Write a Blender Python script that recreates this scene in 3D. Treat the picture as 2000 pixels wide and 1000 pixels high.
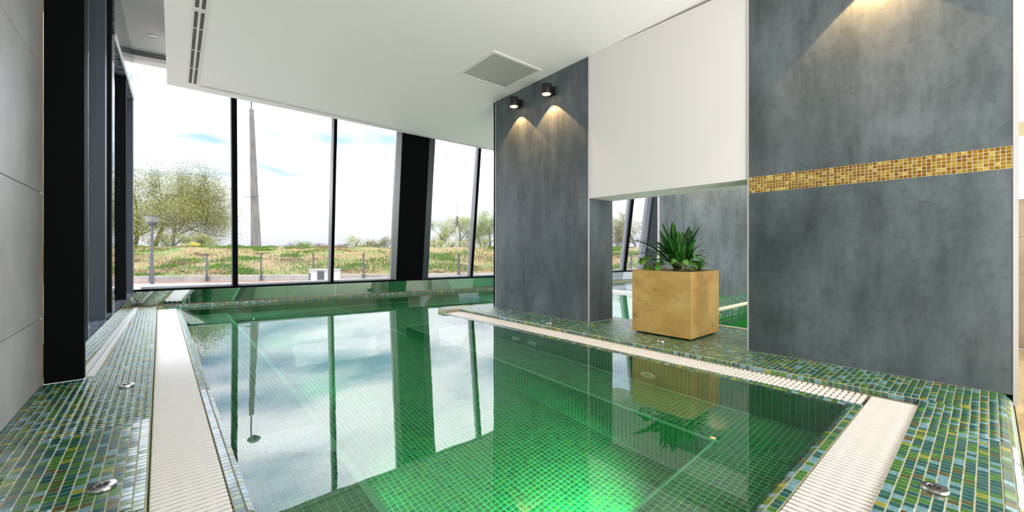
import bpy, bmesh, math, random
import numpy as np
from mathutils import Vector, Matrix

for o in list(bpy.data.objects):
    bpy.data.objects.remove(o, do_unlink=True)
S = bpy.context.scene
COL = S.collection
R = math.radians
TH = math.atan2(688, 800)            # the camera looks 40.7 degrees to the right of the pool's long axis (+Y)
cT, sT = math.cos(TH), math.sin(TH)

# ------------------------------------------------------------------ camera
cd = bpy.data.cameras.new('camera')
cam = bpy.data.objects.new('camera', cd); COL.objects.link(cam)
cam.location = (0, 0, 1.0); cam.rotation_euler = (R(90), 0, -TH)
cd.sensor_width = 36; cd.lens = 14.4; cd.shift_y = -0.006; cd.clip_start = 0.02; cd.clip_end = 2000
S.camera = cam

# ------------------------------------------------------------------ view + world
S.view_settings.view_transform = 'Standard'; S.view_settings.look = 'None'
S.view_settings.gamma = 1; S.view_settings.use_curve_mapping = False
S.view_settings.exposure = 0.34
S.cycles.use_denoising = True
S.cycles.max_bounces = 14; S.cycles.diffuse_bounces = 5; S.cycles.glossy_bounces = 6
S.cycles.transmission_bounces = 8; S.cycles.transparent_max_bounces = 24
S.cycles.sample_clamp_indirect = 6
S.cycles.caustics_reflective = True; S.cycles.caustics_refractive = True

w = bpy.data.worlds.new('sky'); S.world = w; w.use_nodes = True
nt = w.node_tree; N = nt.nodes; L = nt.links; N.clear()
def wn(t, **k):
    n = N.new(t)
    for a, v in k.items(): setattr(n, a, v)
    return n
def wmath(op, a, b=None, clamp=False):
    n = wn('ShaderNodeMath', operation=op); n.use_clamp = clamp
    for i, v in enumerate((a, b)):
        if v is None: continue
        if isinstance(v, (int, float)): n.inputs[i].default_value = v
        else: L.new(v, n.inputs[i])
    return n.outputs[0]
tc = wn('ShaderNodeTexCoord'); sep = wn('ShaderNodeSeparateXYZ'); L.new(tc.outputs['Generated'], sep.inputs[0])
zc = wmath('MAXIMUM', sep.outputs[2], 0.0)
den = wmath('ADD', zc, 0.16)
cx = wmath('DIVIDE', sep.outputs[0], den); cy = wmath('DIVIDE', sep.outputs[1], den)
comb = wn('ShaderNodeCombineXYZ'); L.new(cx, comb.inputs[0]); L.new(cy, comb.inputs[1])
rotm = wn('ShaderNodeMapping'); rotm.inputs['Rotation'].default_value = (0, 0, R(35)); rotm.inputs['Scale'].default_value = (0.75, 1.35, 1)
rotm.inputs['Location'].default_value = (0.3, 1.75, 0)
L.new(comb.outputs[0], rotm.inputs[0])
cn = wn('ShaderNodeTexNoise'); cn.inputs['Scale'].default_value = 1.0; cn.inputs['Detail'].default_value = 7; cn.inputs['Roughness'].default_value = 0.52
L.new(rotm.outputs[0], cn.inputs['Vector'])
cr = wn('ShaderNodeValToRGB'); cr.color_ramp.elements[0].position = 0.36; cr.color_ramp.elements[1].position = 0.51
cr.color_ramp.elements[0].color = (0.26, 0.37, 0.56, 1); cr.color_ramp.elements[1].color = (1.02, 1.02, 1.13, 1)
e = cr.color_ramp.elements.new(0.8); e.color = (1.45, 1.44, 1.46, 1)
L.new(cn.outputs[0], cr.inputs[0])
# overcast luminance rises gently from the horizon to the zenith: (1 + 2 sin e)
g1 = wmath('MULTIPLY', zc, 6.0); g2 = wmath('ADD', g1, 0.78)
bg = wn('ShaderNodeBackground'); hz_ = wn('ShaderNodeMapRange', interpolation_type='SMOOTHSTEP'); hz_.inputs[2].default_value = 0.16; L.new(zc, hz_.inputs[0])   # pale haze along the horizon
hm = wn('ShaderNodeMix', data_type='RGBA'); L.new(hz_.outputs[0], hm.inputs[0]); hm.inputs[6].default_value = (0.92, 0.93, 1.06, 1); L.new(cr.outputs[0], hm.inputs[7])
L.new(hm.outputs[2], bg.inputs[0]); L.new(g2, bg.inputs[1])
wo = wn('ShaderNodeOutputWorld'); L.new(bg.outputs[0], wo.inputs[0])

def area(name, loc, rot, sx, sy, power, color=(1, 1, 1)):
    ld = bpy.data.lights.new(name, 'AREA'); ld.shape = 'RECTANGLE'; ld.size = sx; ld.size_y = sy
    ld.energy = power; ld.color = color
    o = bpy.data.objects.new(name, ld); COL.objects.link(o); o.location = loc; o.rotation_euler = rot
    return o
# the hazy sun, high behind the building
sd = bpy.data.lights.new('hazy_sun', 'SUN'); sd.energy = 1.6; sd.angle = R(12); sd.color = (1, 0.95, 0.86)
so = bpy.data.objects.new('hazy_sun', sd); COL.objects.link(so); so.rotation_euler = (R(32), R(14), 0)
# fill lights added out of view to brighten the pool room and rear spa
area('hall_fill_light', (2.2, -2.2, 3.3), (R(35), 0, 0), 5.0, 1.6, 70, (1, 0.98, 0.95))  # general fill from behind the camera, not a real ceiling lamp
area('ceiling_fill_light', (5.1, -2.05, 0.3), (R(157), 0, 0), 8.0, 2.2, 560, (1, 0.99, 0.97))  # added upward fill that brightens the ceiling, no real fixture
area('spa_fill_light', (6.5, 4.3, 3.5), (0, R(-50), 0), 1.4, 2.4, 190, (1, 0.97, 0.93))  # added fill aimed at the rear spa wall

# ------------------------------------------------------------------ helpers
def mat(name, color=(.5, .5, .5), rough=.5, metal=0.0, spec=.5, emit=None, estr=0):
    m = bpy.data.materials.new(name); m.use_nodes = True
    b = m.node_tree.nodes['Principled BSDF']
    b.inputs['Base Color'].default_value = (*color, 1); b.inputs['Roughness'].default_value = rough
    b.inputs['Metallic'].default_value = metal; b.inputs['Specular IOR Level'].default_value = spec
    if emit:
        b.inputs['Emission Color'].default_value = (*emit, 1); b.inputs['Emission Strength'].default_value = estr
    return m
def node(m, t, **k):
    n = m.node_tree.nodes.new(t)
    for a, v in k.items(): setattr(n, a, v)
    return n
def link(m, a, b): m.node_tree.links.new(a, b)
def bsdf(m): return m.node_tree.nodes['Principled BSDF']
def noise_tex(m, scale, detail=4, stretch=(1, 1, 1), rough=.55, coord='Object'):
    tcn = node(m, 'ShaderNodeTexCoord'); mp = node(m, 'ShaderNodeMapping'); mp.inputs['Scale'].default_value = stretch
    nz = node(m, 'ShaderNodeTexNoise'); nz.inputs['Scale'].default_value = scale; nz.inputs['Detail'].default_value = detail
    nz.inputs['Roughness'].default_value = rough
    if coord == 'Position':
        gp = node(m, 'ShaderNodeNewGeometry'); link(m, gp.outputs['Position'], mp.inputs[0])
    else:
        link(m, tcn.outputs[coord], mp.inputs[0])
    link(m, mp.outputs[0], nz.inputs['Vector'])
    return nz.outputs[0]
def ramp(m, fac, stops, const=False):
    r = node(m, 'ShaderNodeValToRGB'); cr = r.color_ramp
    if const: cr.interpolation = 'CONSTANT'
    cr.elements[0].position, cr.elements[0].color = stops[0][0], (*stops[0][1], 1)
    cr.elements[1].position, cr.elements[1].color = stops[1][0], (*stops[1][1], 1)
    for p, c in stops[2:]:
        el = cr.elements.new(p); el.color = (*c, 1)
    link(m, fac, r.inputs[0]); return r.outputs[0]
def mix(m, a, b, fac, mode='MIX'):
    n = node(m, 'ShaderNodeMix', data_type='RGBA', blend_type=mode)
    for sock, v in ((n.inputs[0], fac), (n.inputs[6], a), (n.inputs[7], b)):
        if isinstance(v, (int, float)): sock.default_value = v
        elif isinstance(v, tuple): sock.default_value = (*v, 1)
        else: link(m, v, sock)
    return n.outputs[2]
def bump(m, h, strength=.2, dist=.01):
    b = node(m, 'ShaderNodeBump'); b.inputs['Strength'].default_value = strength; b.inputs['Distance'].default_value = dist
    link(m, h, b.inputs['Height']); link(m, b.outputs[0], bsdf(m).inputs['Normal'])

class MB:
    def __init__(s): s.v = []; s.f = []; s.m = []
    def add(s, vs, fs, mi=0):
        b = len(s.v); s.v += [tuple(p) for p in vs]; s.f += [tuple(b + i for i in f) for f in fs]; s.m += [mi] * len(fs); return s
    def hexa(s, p, mi=0):            # p: 4 bottom points then 4 top points, both counter-clockwise from above
        return s.add(p, [(3, 2, 1, 0), (4, 5, 6, 7), (0, 1, 5, 4), (1, 2, 6, 5), (2, 3, 7, 6), (3, 0, 4, 7)], mi)
    def box(s, x0, x1, y0, y1, z0, z1, mi=0):
        return s.hexa([(x0, y0, z0), (x1, y0, z0), (x1, y1, z0), (x0, y1, z0), (x0, y0, z1), (x1, y0, z1), (x1, y1, z1), (x0, y1, z1)], mi)
    def rbox(s, x0, x1, y0, y1, z0, z1, c=.004, mi=0):   # box whose edges are all chamfered
        bm = bmesh.new(); bmesh.ops.create_cube(bm, size=1)
        for v in bm.verts: v.co = Vector(((x0 + x1) / 2 + v.co.x * (x1 - x0), (y0 + y1) / 2 + v.co.y * (y1 - y0), (z0 + z1) / 2 + v.co.z * (z1 - z0)))
        bmesh.ops.bevel(bm, geom=bm.edges[:], offset=c, segments=1, affect='EDGES', profile=.5)
        bm.verts.index_update()
        s.add([v.co[:] for v in bm.verts], [[v.index for v in f.verts] for f in bm.faces], mi); bm.free(); return s
    def prism(s, pts, z0, z1, mi=0):  # pts counter-clockwise
        n = len(pts); z0f = z0 if callable(z0) else (lambda x, y: z0); z1f = z1 if callable(z1) else (lambda x, y: z1)
        vs = [(x, y, z0f(x, y)) for x, y in pts] + [(x, y, z1f(x, y)) for x, y in pts]
        return s.add(vs, [tuple(range(n - 1, -1, -1)), tuple(range(n, 2 * n))] + [(i, (i + 1) % n, n + (i + 1) % n, n + i) for i in range(n)], mi)
    def tube(s, pts, rad, n=8, mi=0, caps=True):
        pts = [Vector(p) for p in pts]; rings = []
        for i, p in enumerate(pts):
            d = (pts[min(i + 1, len(pts) - 1)] - pts[max(i - 1, 0)])
            if d.length < 1e-9: d = Vector((0, 0, 1))
            d.normalize(); a = d.orthogonal().normalized() if i == 0 else (rings[-1][1] - d * rings[-1][1].dot(d)).normalized()
            b = d.cross(a); r = rad[i] if isinstance(rad, (list, tuple)) else rad
            rings.append(([p + (a * math.cos(t) + b * math.sin(t)) * r for t in [2 * math.pi * k / n for k in range(n)]], a))
        vs = [q for r_, _ in rings for q in r_]; fs = []
        for i in range(len(pts) - 1):
            for k in range(n): fs.append((i * n + k, i * n + (k + 1) % n, (i + 1) * n + (k + 1) % n, (i + 1) * n + k))
        if caps: fs += [tuple(range(n - 1, -1, -1)), tuple((len(pts) - 1) * n + k for k in range(n))]
        return s.add(vs, fs, mi)
    def lathe(s, c, prof, n=24, mi=0, axis='Z'):   # prof: list of (radius, height)
        vs = []
        for r_, h in prof:
            for k in range(n):
                t = 2 * math.pi * k / n; a, b = r_ * math.cos(t), r_ * math.sin(t)
                vs.append((c[0] + a, c[1] + b, c[2] + h) if axis == 'Z' else (c[0] + h, c[1] + a, c[2] + b) if axis == 'X' else (c[0] + b, c[1] + h, c[2] + a))
        fs = [(i * n + k, i * n + (k + 1) % n, (i + 1) * n + (k + 1) % n, (i + 1) * n + k) for i in range(len(prof) - 1) for k in range(n)]
        fs += [tuple(range(n - 1, -1, -1)), tuple((len(prof) - 1) * n + k for k in range(n))]
        return s.add(vs, fs, mi)
    def mesh(s, name, mats):
        me = bpy.data.meshes.new(name); me.from_pydata(s.v, [], s.f); me.validate()
        for m_ in (mats if isinstance(mats, (list, tuple)) else [mats]): me.materials.append(m_)
        if len(me.polygons) == len(s.m) and any(s.m): me.polygons.foreach_set('material_index', s.m)
        return me
    def build(s, name, mats, parent=None, smooth=False, fix=True, **props):
        me = s.mesh(name, mats)
        if fix:
            bm = bmesh.new(); bm.from_mesh(me); bmesh.ops.recalc_face_normals(bm, faces=bm.faces[:]); bm.to_mesh(me); bm.free()
        o = bpy.data.objects.new(name, me); COL.objects.link(o)
        if smooth:
            me.polygons.foreach_set('use_smooth', [True] * len(me.polygons))
            me.set_sharp_from_angle(angle=R(40))
        if parent: attach(o, parent)
        for k, v in props.items(): o[k] = v
        return o
def attach(o, parent):
    o.parent = parent; o.matrix_parent_inverse = Matrix.Translation(-Vector(parent.location)) if parent.rotation_euler.to_matrix().is_identity else parent.matrix_basis.inverted()
def thing(name, label, cat, loc=(0, 0, 0), group=None):
    o = bpy.data.objects.new(name, None); COL.objects.link(o); o.location = loc; o.empty_display_size = .1
    o['label'] = label; o['category'] = cat
    if group: o['group'] = group
    return o
def tag(o, label, cat, group=None):
    o['label'] = label; o['category'] = cat
    if group: o['group'] = group
    return o
def struct(name, loc=(0, 0, 0)):
    o = bpy.data.objects.new(name, None); COL.objects.link(o); o.location = loc; o['kind'] = 'structure'; o.empty_display_size = .1
    return o
def dup(root, name, loc, label, group=None):
    r = root.copy(); COL.objects.link(r); r.name = name; d = Vector(loc) - Vector(root.location); r.location = loc; r['label'] = label
    if group: r['group'] = group
    for ch in list(root.children):
        c = ch.copy(); COL.objects.link(c); c.parent = r
        for g in ch.children:
            k = g.copy(); COL.objects.link(k); k.parent = c
    return r
def E(right, fwd, z): return (right * cT + fwd * sT, -right * sT + fwd * cT, z)     # metres to the right of / ahead of the viewpoint
def project(P):
    X = P[:, 0] * cT - P[:, 1] * sT; Z = P[:, 0] * sT + P[:, 1] * cT
    Zs = np.where(Z > .05, Z, 1e9)
    return 1000 + 800 * X / Zs, 488 - 800 * (P[:, 2] - 1) / Zs, Z

# ------------------------------------------------------------------ materials
def tile_mat(name, stops, rough=.1, streak=.35, stretch=(25, 160, 25), sheen=0.0):
    m = mat(name, rough=rough, spec=.8)
    oi = node(m, 'ShaderNodeObjectInfo'); ge = node(m, 'ShaderNodeNewGeometry')
    ad = node(m, 'ShaderNodeMath', operation='ADD'); link(m, oi.outputs['Random'], ad.inputs[0]); link(m, ge.outputs['Random Per Island'], ad.inputs[1])
    fr = node(m, 'ShaderNodeMath', operation='FRACT'); link(m, ad.outputs[0], fr.inputs[0])
    col = ramp(m, fr.outputs[0], stops, True)
    nz = noise_tex(m, 1, 3, stretch, coord='Position')
    st = ramp(m, nz, [(0.3, (0.55, 0.55, 0.55)), (0.7, (1.3, 1.3, 1.3))])
    link(m, mix(m, col, st, streak, 'MULTIPLY'), bsdf(m).inputs['Base Color'])
    if sheen:
        bsdf(m).inputs['Coat Weight'].default_value = sheen; bsdf(m).inputs['Coat Roughness'].default_value = .13; bsdf(m).inputs['Coat IOR'].default_value = 1.8
    return m
TEAL, GRN, GRN2, BLUE, YEL, OLV = (.004, .095, .09), (.055, .20, .02), (.03, .15, .016), (.15, .34, .40), (.30, .31, .02), (.10, .095, .02)
DECK_STOPS = [(0, TEAL), (.27, GRN), (.50, GRN2), (.62, BLUE), (.77, YEL), (.82, OLV), (.90, (.015, .12, .10))]
M_deck = tile_mat('iridescent_mosaic', DECK_STOPS, .2, .6, sheen=.6)
M_pool = tile_mat('green_glass_mosaic', [(0, (.004, .20, .045)), (.3, (.006, .25, .055)), (.6, (.004, .165, .035)), (.8, (.02, .23, .03))], .15, .35)
M_grout = mat('cream_grout', (.52, .50, .34), .8)
nz = noise_tex(M_grout, 30, 3); link(M_grout, ramp(M_grout, nz, [(.3, (.36, .34, .20)), (.7, (.52, .50, .34))]), bsdf(M_grout).inputs['Base Color'])
M_pgrout = mat('green_grout', (.14, .55, .27), .8)
M_gold = tile_mat('gold_glass_mosaic', [(0, (.38, .18, .006)), (.3, (.46, .25, .01)), (.55, (.58, .40, .04)), (.7, (.32, .13, .006)), (.9, (.74, .58, .13))], .12, .75, (140, 140, 140))
bsdf(M_gold).inputs['Metallic'].default_value = .65
bump(M_gold, noise_tex(M_gold, 120, 2, coord='Position'), .6, .004)
M_ggrout = mat('pale_grout', (.42, .38, .28), .8)
def plaster(name, a, b, c):
    m = mat(name, rough=.40, spec=.4)
    n1 = noise_tex(m, .9, 9, (1, 1, .6), .66); n2 = noise_tex(m, 5, 9, (1, 1.0, .22), .72); n3 = noise_tex(m, 2.6, 12, (.35, .5, 1.9), .8); n4 = noise_tex(m, 14, 6, (1, 1, 1.2), .75)
    col = ramp(m, n1, [(.32, a), (.50, b), (.68, c)])
    dk = ramp(m, n2, [(.30, (.50, .52, .52)), (.50, (1.0, 1.0, 1.0)), (.72, (1.35, 1.35, 1.36))])
    sc = ramp(m, n3, [(.33, (.45, .45, .45)), (.40, (1, 1, 1)), (.60, (1, 1, 1)), (.68, (1.45, 1.45, 1.45))])
    pt = ramp(m, n4, [(.36, (.6, .6, .6)), (.46, (1, 1, 1))])
    col = mix(m, mix(m, mix(m, col, dk, .85, 'MULTIPLY'), sc, .75, 'MULTIPLY'), pt, .5, 'MULTIPLY')
    rust = noise_tex(m, 2.3, 8, (1, 1.2, .22), .82)
    rf = ramp(m, rust, [(.70, (0, 0, 0)), (.80, (.6, .6, .6))])
    col = mix(m, col, (.13, .070, .03), rf)
    link(m, col, bsdf(m).inputs['Base Color']); bump(m, n2, .12, .004)
    return m
M_plaster = plaster('slate_plaster', (.040, .056, .059), (.086, .108, .116), (.150, .178, .195))
M_white = mat('white_paint', (.80, .775, .765), .6, spec=.3)
bump(M_white, noise_tex(M_white, 60, 3), .02, .002)
M_ceil = mat('ceiling_paint', (.90, .875, .86), .65, spec=.25)
M_stone = mat('grey_wall_tile', (.34, .34, .34), .35)
nz = noise_tex(M_stone, 2.2, 8, (1, 1, 1), .6); nz2 = noise_tex(M_stone, 45, 3)
link(M_stone, mix(M_stone, ramp(M_stone, nz, [(.3, (.30, .30, .30)), (.7, (.44, .435, .43))]), ramp(M_stone, nz2, [(.4, (.93, .93, .93)), (.75, (1.1, 1.1, 1.1))]), .6, 'MULTIPLY'), bsdf(M_stone).inputs['Base Color'])
M_dark = mat('dark_joint', (.03, .03, .03), .8)
M_black = mat('black_steel', (.0025, .003, .0035), .6, spec=.05)
M_blue = mat('blue_grey_steel', (.018, .030, .042), .38, spec=.5)
M_alu = mat('grey_aluminium', (.30, .31, .33), .32, metal=.6)
M_sill = mat('pale_aluminium', (.78, .78, .82), .35, metal=.2)
M_trim = mat('satin_trim', (.62, .61, .60), .35, metal=.5)
M_gran = mat('dark_granite', (.03, .04, .05), .12)
link(M_gran, ramp(M_gran, noise_tex(M_gran, 25, 8, rough=.75), [(.42, (.012, .018, .025)), (.62, (.20, .23, .27))]), bsdf(M_gran).inputs['Base Color'])
M_chan = mat('channel_grey', (.10, .10, .09), .7)
M_slat = mat('white_plastic', (.80, .79, .76), .45)
vo = node(M_slat, 'ShaderNodeTexVoronoi'); vo.inputs['Scale'].default_value = 130
gp = node(M_slat, 'ShaderNodeNewGeometry'); link(M_slat, gp.outputs['Position'], vo.inputs['Vector']); bump(M_slat, vo.outputs['Distance'], .35, .003)
M_chrome = mat('brushed_steel', (.62, .60, .56), .22, metal=1)
M_hole = mat('dark_hole', (.01, .01, .01), .6)
M_planter = mat('gold_planter', (.5, .3, .08), .42, metal=.35)
n1 = noise_tex(M_planter, 3.0, 9, (1, 1, 1.4), .65); n2 = noise_tex(M_planter, 9, 10, (.7, .7, 1.6), .75)
c = ramp(M_planter, n1, [(.3, (.44, .26, .06)), (.55, (.58, .37, .11)), (.75, (.66, .46, .17))])
d_ = ramp(M_planter, n2, [(.30, (.30, .26, .2)), (.42, (1, 1, 1)), (.8, (1.1, 1.1, 1.1))])
link(M_planter, mix(M_planter, c, d_, .8, 'MULTIPLY'), bsdf(M_planter).inputs['Base Color']); bump(M_planter, n2, .15, .006)
M_soil = mat('soil', (.045, .022, .012), .9)
M_leaf = mat('dark_leaf', (.012, .085, .012), .28)
M_leafc = mat('light_leaf_stripe', (.085, .26, .03), .3)
M_leafr = mat('round_leaf', (.06, .22, .02), .35)
M_stem = mat('stem', (.14, .18, .05), .6)
M_lampb = mat('lamp_black', (.012, .012, .012), .4)
M_lens = mat('lamp_glow', (1, .8, .5), .2, emit=(1, .58, .25), estr=3.5)
M_dl = mat('downlight_glass', (.95, .95, .93), .2)
M_cyan = mat('pool_lamp_glow', (.6, 1, .95), .2, emit=(.35, 1, .85), estr=14)
# mirror-like upstand panels
M_mir = mat('tinted_mirror_glass', (.50, .53, .50), .02, metal=1)
bump(M_mir, noise_tex(M_mir, .9, 2, (1, 1, 3)), .06, .004)
# window glass: clear pane with a faint reflection
M_glass = bpy.data.materials.new('window_glass'); M_glass.use_nodes = True
n_ = M_glass.node_tree.nodes; n_.clear()
tr = n_.new('ShaderNodeBsdfTransparent'); tr.inputs[0].default_value = (.97, .98, .975, 1); gl = n_.new('ShaderNodeBsdfGlossy'); gl.inputs['Roughness'].default_value = 0
def two_sided_ior(nodes, links, fresnel, front, back):      # the node inverts the index on back faces
    ge_ = nodes.new('ShaderNodeNewGeometry'); mr = nodes.new('ShaderNodeMapRange'); mr.inputs[3].default_value = front; mr.inputs[4].default_value = back
    links.new(ge_.outputs['Backfacing'], mr.inputs[0]); links.new(mr.outputs[0], fresnel.inputs[0])
fr = n_.new('ShaderNodeFresnel'); two_sided_ior(n_, M_glass.node_tree.links, fr, 1.45, 1 / 1.45); mx = n_.new('ShaderNodeMixShader'); ou = n_.new('ShaderNodeOutputMaterial')
for a, b in ((fr.outputs[0], mx.inputs[0]), (tr.outputs[0], mx.inputs[1]), (gl.outputs[0], mx.inputs[2]), (mx.outputs[0], ou.inputs[0])): M_glass.node_tree.links.new(a, b)
# pool water: refracts at 1.33, strongly reflecting still surface
M_water = bpy.data.materials.new('pool_water'); M_water.use_nodes = True
n_ = M_water.node_tree.nodes; n_.clear()
rf = n_.new('ShaderNodeBsdfRefraction'); rf.inputs['IOR'].default_value = 1.33; rf.inputs['Roughness'].default_value = 0; rf.inputs[0].default_value = (.93, 1, .96, 1)
gl = n_.new('ShaderNodeBsdfGlossy'); gl.inputs['Roughness'].default_value = 0
fr = n_.new('ShaderNodeFresnel'); two_sided_ior(n_, M_water.node_tree.links, fr, 2.0, 1.33); mx = n_.new('ShaderNodeMixShader'); ou = n_.new('ShaderNodeOutputMaterial')
wz = n_.new('ShaderNodeTexNoise'); wz.inputs['Scale'].default_value = 3.0; wz.inputs['Detail'].default_value = 2
wg = n_.new('ShaderNodeNewGeometry'); wb = n_.new('ShaderNodeBump'); wb.inputs['Strength'].default_value = .05; wb.inputs['Distance'].default_value = .01
for a, b in ((wg.outputs['Position'], wz.inputs['Vector']), (wz.outputs[0], wb.inputs['Height']), (wb.outputs[0], rf.inputs['Normal']), (wb.outputs[0], gl.inputs['Normal']), (fr.outputs[0], mx.inputs[0]),
             (rf.outputs[0], mx.inputs[1]), (gl.outputs[0], mx.inputs[2]), (mx.outputs[0], ou.inputs[0])): M_water.node_tree.links.new(a, b)

# ------------------------------------------------------------------ mosaic builder
class Mosaic:
    """Collects tiles; the 300 that show largest become objects, the rest one mesh of real tiles."""
    def __init__(s, pitch, gap, height=.0014, tilt=.012): s.p = pitch; s.g = gap; s.h = height; s.fr = []; s.t = tilt; s.r = random.Random(8)
    def patch(s, o, U, V, nu, nv, pu=None, pv=None, keep=None):
        o, U, V = np.array(o, float), np.array(U, float), np.array(V, float); U /= np.linalg.norm(U); V /= np.linalg.norm(V)
        pu = pu or s.p; pv = pv or s.p; W = np.cross(U, V)
        i, j = np.meshgrid(np.arange(nu) + .5, np.arange(nv) + .5, indexing='ij')
        c = o + i.reshape(-1, 1) * pu * U + j.reshape(-1, 1) * pv * V
        if keep is not None: c = c[np.array([bool(keep(*q)) for q in c], bool)]
        for q in c:
            u, v, n_ = U, V, W
            if s.t:
                n_ = W + U * s.r.gauss(0, s.t) + V * s.r.gauss(0, s.t); n_ /= np.linalg.norm(n_); u = U - n_ * U.dot(n_); u /= np.linalg.norm(u); v = np.cross(n_, u)
            s.fr.append((q, u, v, n_, (pu - s.g) / 2, (pv - s.g) / 2))
    def finish(s, parent, m, limit=300, name='tile', minpx=0):
        C = np.array([f[0] for f in s.fr]); px, py, Z = project(C)
        vis = (Z > .1) & (px > 0) & (px < 2000) & (py > 0) & (py < 1000)
        U = np.array([f[1] for f in s.fr]); V = np.array([f[2] for f in s.fr]); W = np.array([f[3] for f in s.fr])
        facing = np.einsum('ij,ij->i', W, np.array([0, 0, 1.0]) - C) > 0
        dist = np.where(vis & facing, np.linalg.norm(C - np.array([0, 0, 1.0]), axis=1), 1e6)
        order = np.argsort(dist); single = set(k for k in order[:limit] if dist[k] < 1e5)
        me = {}
        cc = .0013; h = s.h
        def verts(hu, hv): return np.array([(-hu, -hv, 0), (hu, -hv, 0), (hu, hv, 0), (-hu, hv, 0), (-hu + cc, -hv + cc, h), (hu - cc, -hv + cc, h), (hu - cc, hv - cc, h), (-hu + cc, hv - cc, h)])
        F = [(4, 5, 6, 7), (0, 1, 5, 4), (1, 2, 6, 5), (2, 3, 7, 6), (3, 0, 4, 7)]
        big_v = []; big_f = []; b = 0; Fn = np.array(F)
        for k, (q, u, v, n, hu, hv) in enumerate(s.fr):
            if k in single:
                key = (round(hu, 5), round(hv, 5))
                if key not in me:
                    x = bpy.data.meshes.new(name); x.from_pydata([tuple(p) for p in verts(hu, hv)], [], F); x.materials.append(m); me[key] = x
                o = bpy.data.objects.new(name, me[key]); COL.objects.link(o); o.parent = parent
                o.matrix_parent_inverse = Matrix.Translation(-Vector(parent.location))
                o.matrix_basis = Matrix(((u[0], v[0], n[0], q[0]), (u[1], v[1], n[1], q[1]), (u[2], v[2], n[2], q[2]), (0, 0, 0, 1)))
            else:
                big_v.append(verts(hu, hv) @ np.array([u, v, n]) + q); big_f.append(Fn + b); b += 8
        if big_v:
            Vv = np.concatenate(big_v); Ff = np.concatenate(big_f)
            x = bpy.data.meshes.new(name + '_field'); x.vertices.add(len(Vv)); x.vertices.foreach_set('co', Vv.astype(np.float32).ravel())
            x.loops.add(Ff.size); x.loops.foreach_set('vertex_index', Ff.astype(np.int32).ravel())
            x.polygons.add(len(Ff)); x.polygons.foreach_set('loop_start', np.arange(0, Ff.size, 4, dtype=np.int32))
            x.update(calc_edges=True); x.validate(); x.materials.append(m)
            o = bpy.data.objects.new(name + '_field', x); COL.objects.link(o); attach(o, parent); o['kind'] = 'stuff'
def inside(poly):
    def f(x, y, z=0):
        r = False; n = len(poly)
        for i in range(n):
            (x0, y0), (x1, y1) = poly[i], poly[(i + 1) % n]
            if (y0 > y) != (y1 > y) and x < (x1 - x0) * (y - y0) / (y1 - y0) + x0: r = not r
        return r
    return f

# ------------------------------------------------------------------ facade frame of reference
FD = Vector((.9883, -.1525, 0)); FN = Vector((-.1525, -.9883, 0)); F0 = Vector((-.3, 9.74, 0)); LEAN = .148
def fac(t, d, z):                      # t along the glass front, d towards the room, the front leaning inwards as it rises
    return F0 + FD * t + FN * (d + LEAN * max(0, z - .27)) + Vector((0, 0, z))
def fbar(mb, t0, t1, d0, d1, z0, z1, mi=0):
    return mb.hexa([fac(t0, d1, z0), fac(t1, d1, z0), fac(t1, d0, z0), fac(t0, d0, z0), fac(t0, d1, z1), fac(t1, d1, z1), fac(t1, d0, z1), fac(t0, d0, z1)], mi)
def facy(x, d=0): return 9.74 + (x + .3) * (-.1525 / .9883) - d * 1.0118
WZ = -.05                              # water level
PX0, PX1, PY0 = .305, 3.507, .63       # pool walls
P = .0385                              # mosaic pitch

# ------------------------------------------------------------------ SETTING: decks
floor_l = MB().prism([(-.66, .3), (-.0401, .3), (-.0401, facy(-.04, .03)), (-.33, facy(-.33, .03)), (-.44, 5.0), (-.44, 4.56), (-.66, 4.56)], -.4, 0).build('floor_left', M_grout, kind='structure')
dl = inside([(-.665, .3), (-.04, .3), (-.04, facy(-.04, .06)), (-.30, facy(-.30, .06)), (-.37, 5.0), (-.44, 4.56), (-.665, 4.56)])
mo = Mosaic(P, .0036)
mo.patch((-.0412, .55, 0), (-1, 0, 0), (0, -1, 0), 16, 1, keep=None)
mo.fr = []
mo.patch((-.043 - 16 * .0388, .55, 0), (1, 0, 0), (0, 1, 0), 16, 240, pu=.0388, keep=lambda x, y, z: dl(x, y) and y > .9)
mo.finish(floor_l, M_deck)
RD = [(0, -.04), (5.54, -.04), (5.54, 2.5), (5.14, 2.5), (5.14, 5.7), (4.62, 5.95), (3.95, 6.22), (3.72, 6.20), (3.60, 6.12), (3.585, 6.0), (3.60, 5.88), (3.856, 5.86), (3.856, .295), (0, .295)]
floor_r = MB().prism(RD, -.4, 0).build('floor_right', M_grout, kind='structure')
# rounded edge of the deck towards the hall
bn = MB(); prof = [(-.04 - .07 * math.sin(a), -.07 + .07 * math.cos(a)) for a in [R(k * 15) for k in range(7)]]
bn.add([(x, y, z) for x in (0, 5.54) for y, z in prof] + [(0, -.04, -.2), (5.54, -.04, -.2), (0, -.11, -.2), (5.54, -.11, -.2)],
       [(i, i + 1, 7 + i + 1, 7 + i) for i in range(6)] + [(6, 16, 17, 13)])
bn.build('edge_curve', M_grout, floor_r)
mo = Mosaic(P, .0036)
rdk = inside([(x * .9999, y) for x, y in RD])
wallbits = lambda x, y: (x > 4.44 and y < 1.58) or (4.44 < x < 5.02 and 3.55 < y < 5.64)
mo.patch((3.862, -.04, 0), (1, 0, 0), (0, 1, 0), 44, 156, keep=lambda x, y, z: rdk(x, y) and not wallbits(x, y))
mo.patch((3.862 - 60 * P, -.04, 0), (1, 0, 0), (0, 1, 0), 60, 9, pv=.0372, keep=lambda x, y, z: not wallbits(x, y))
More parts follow.
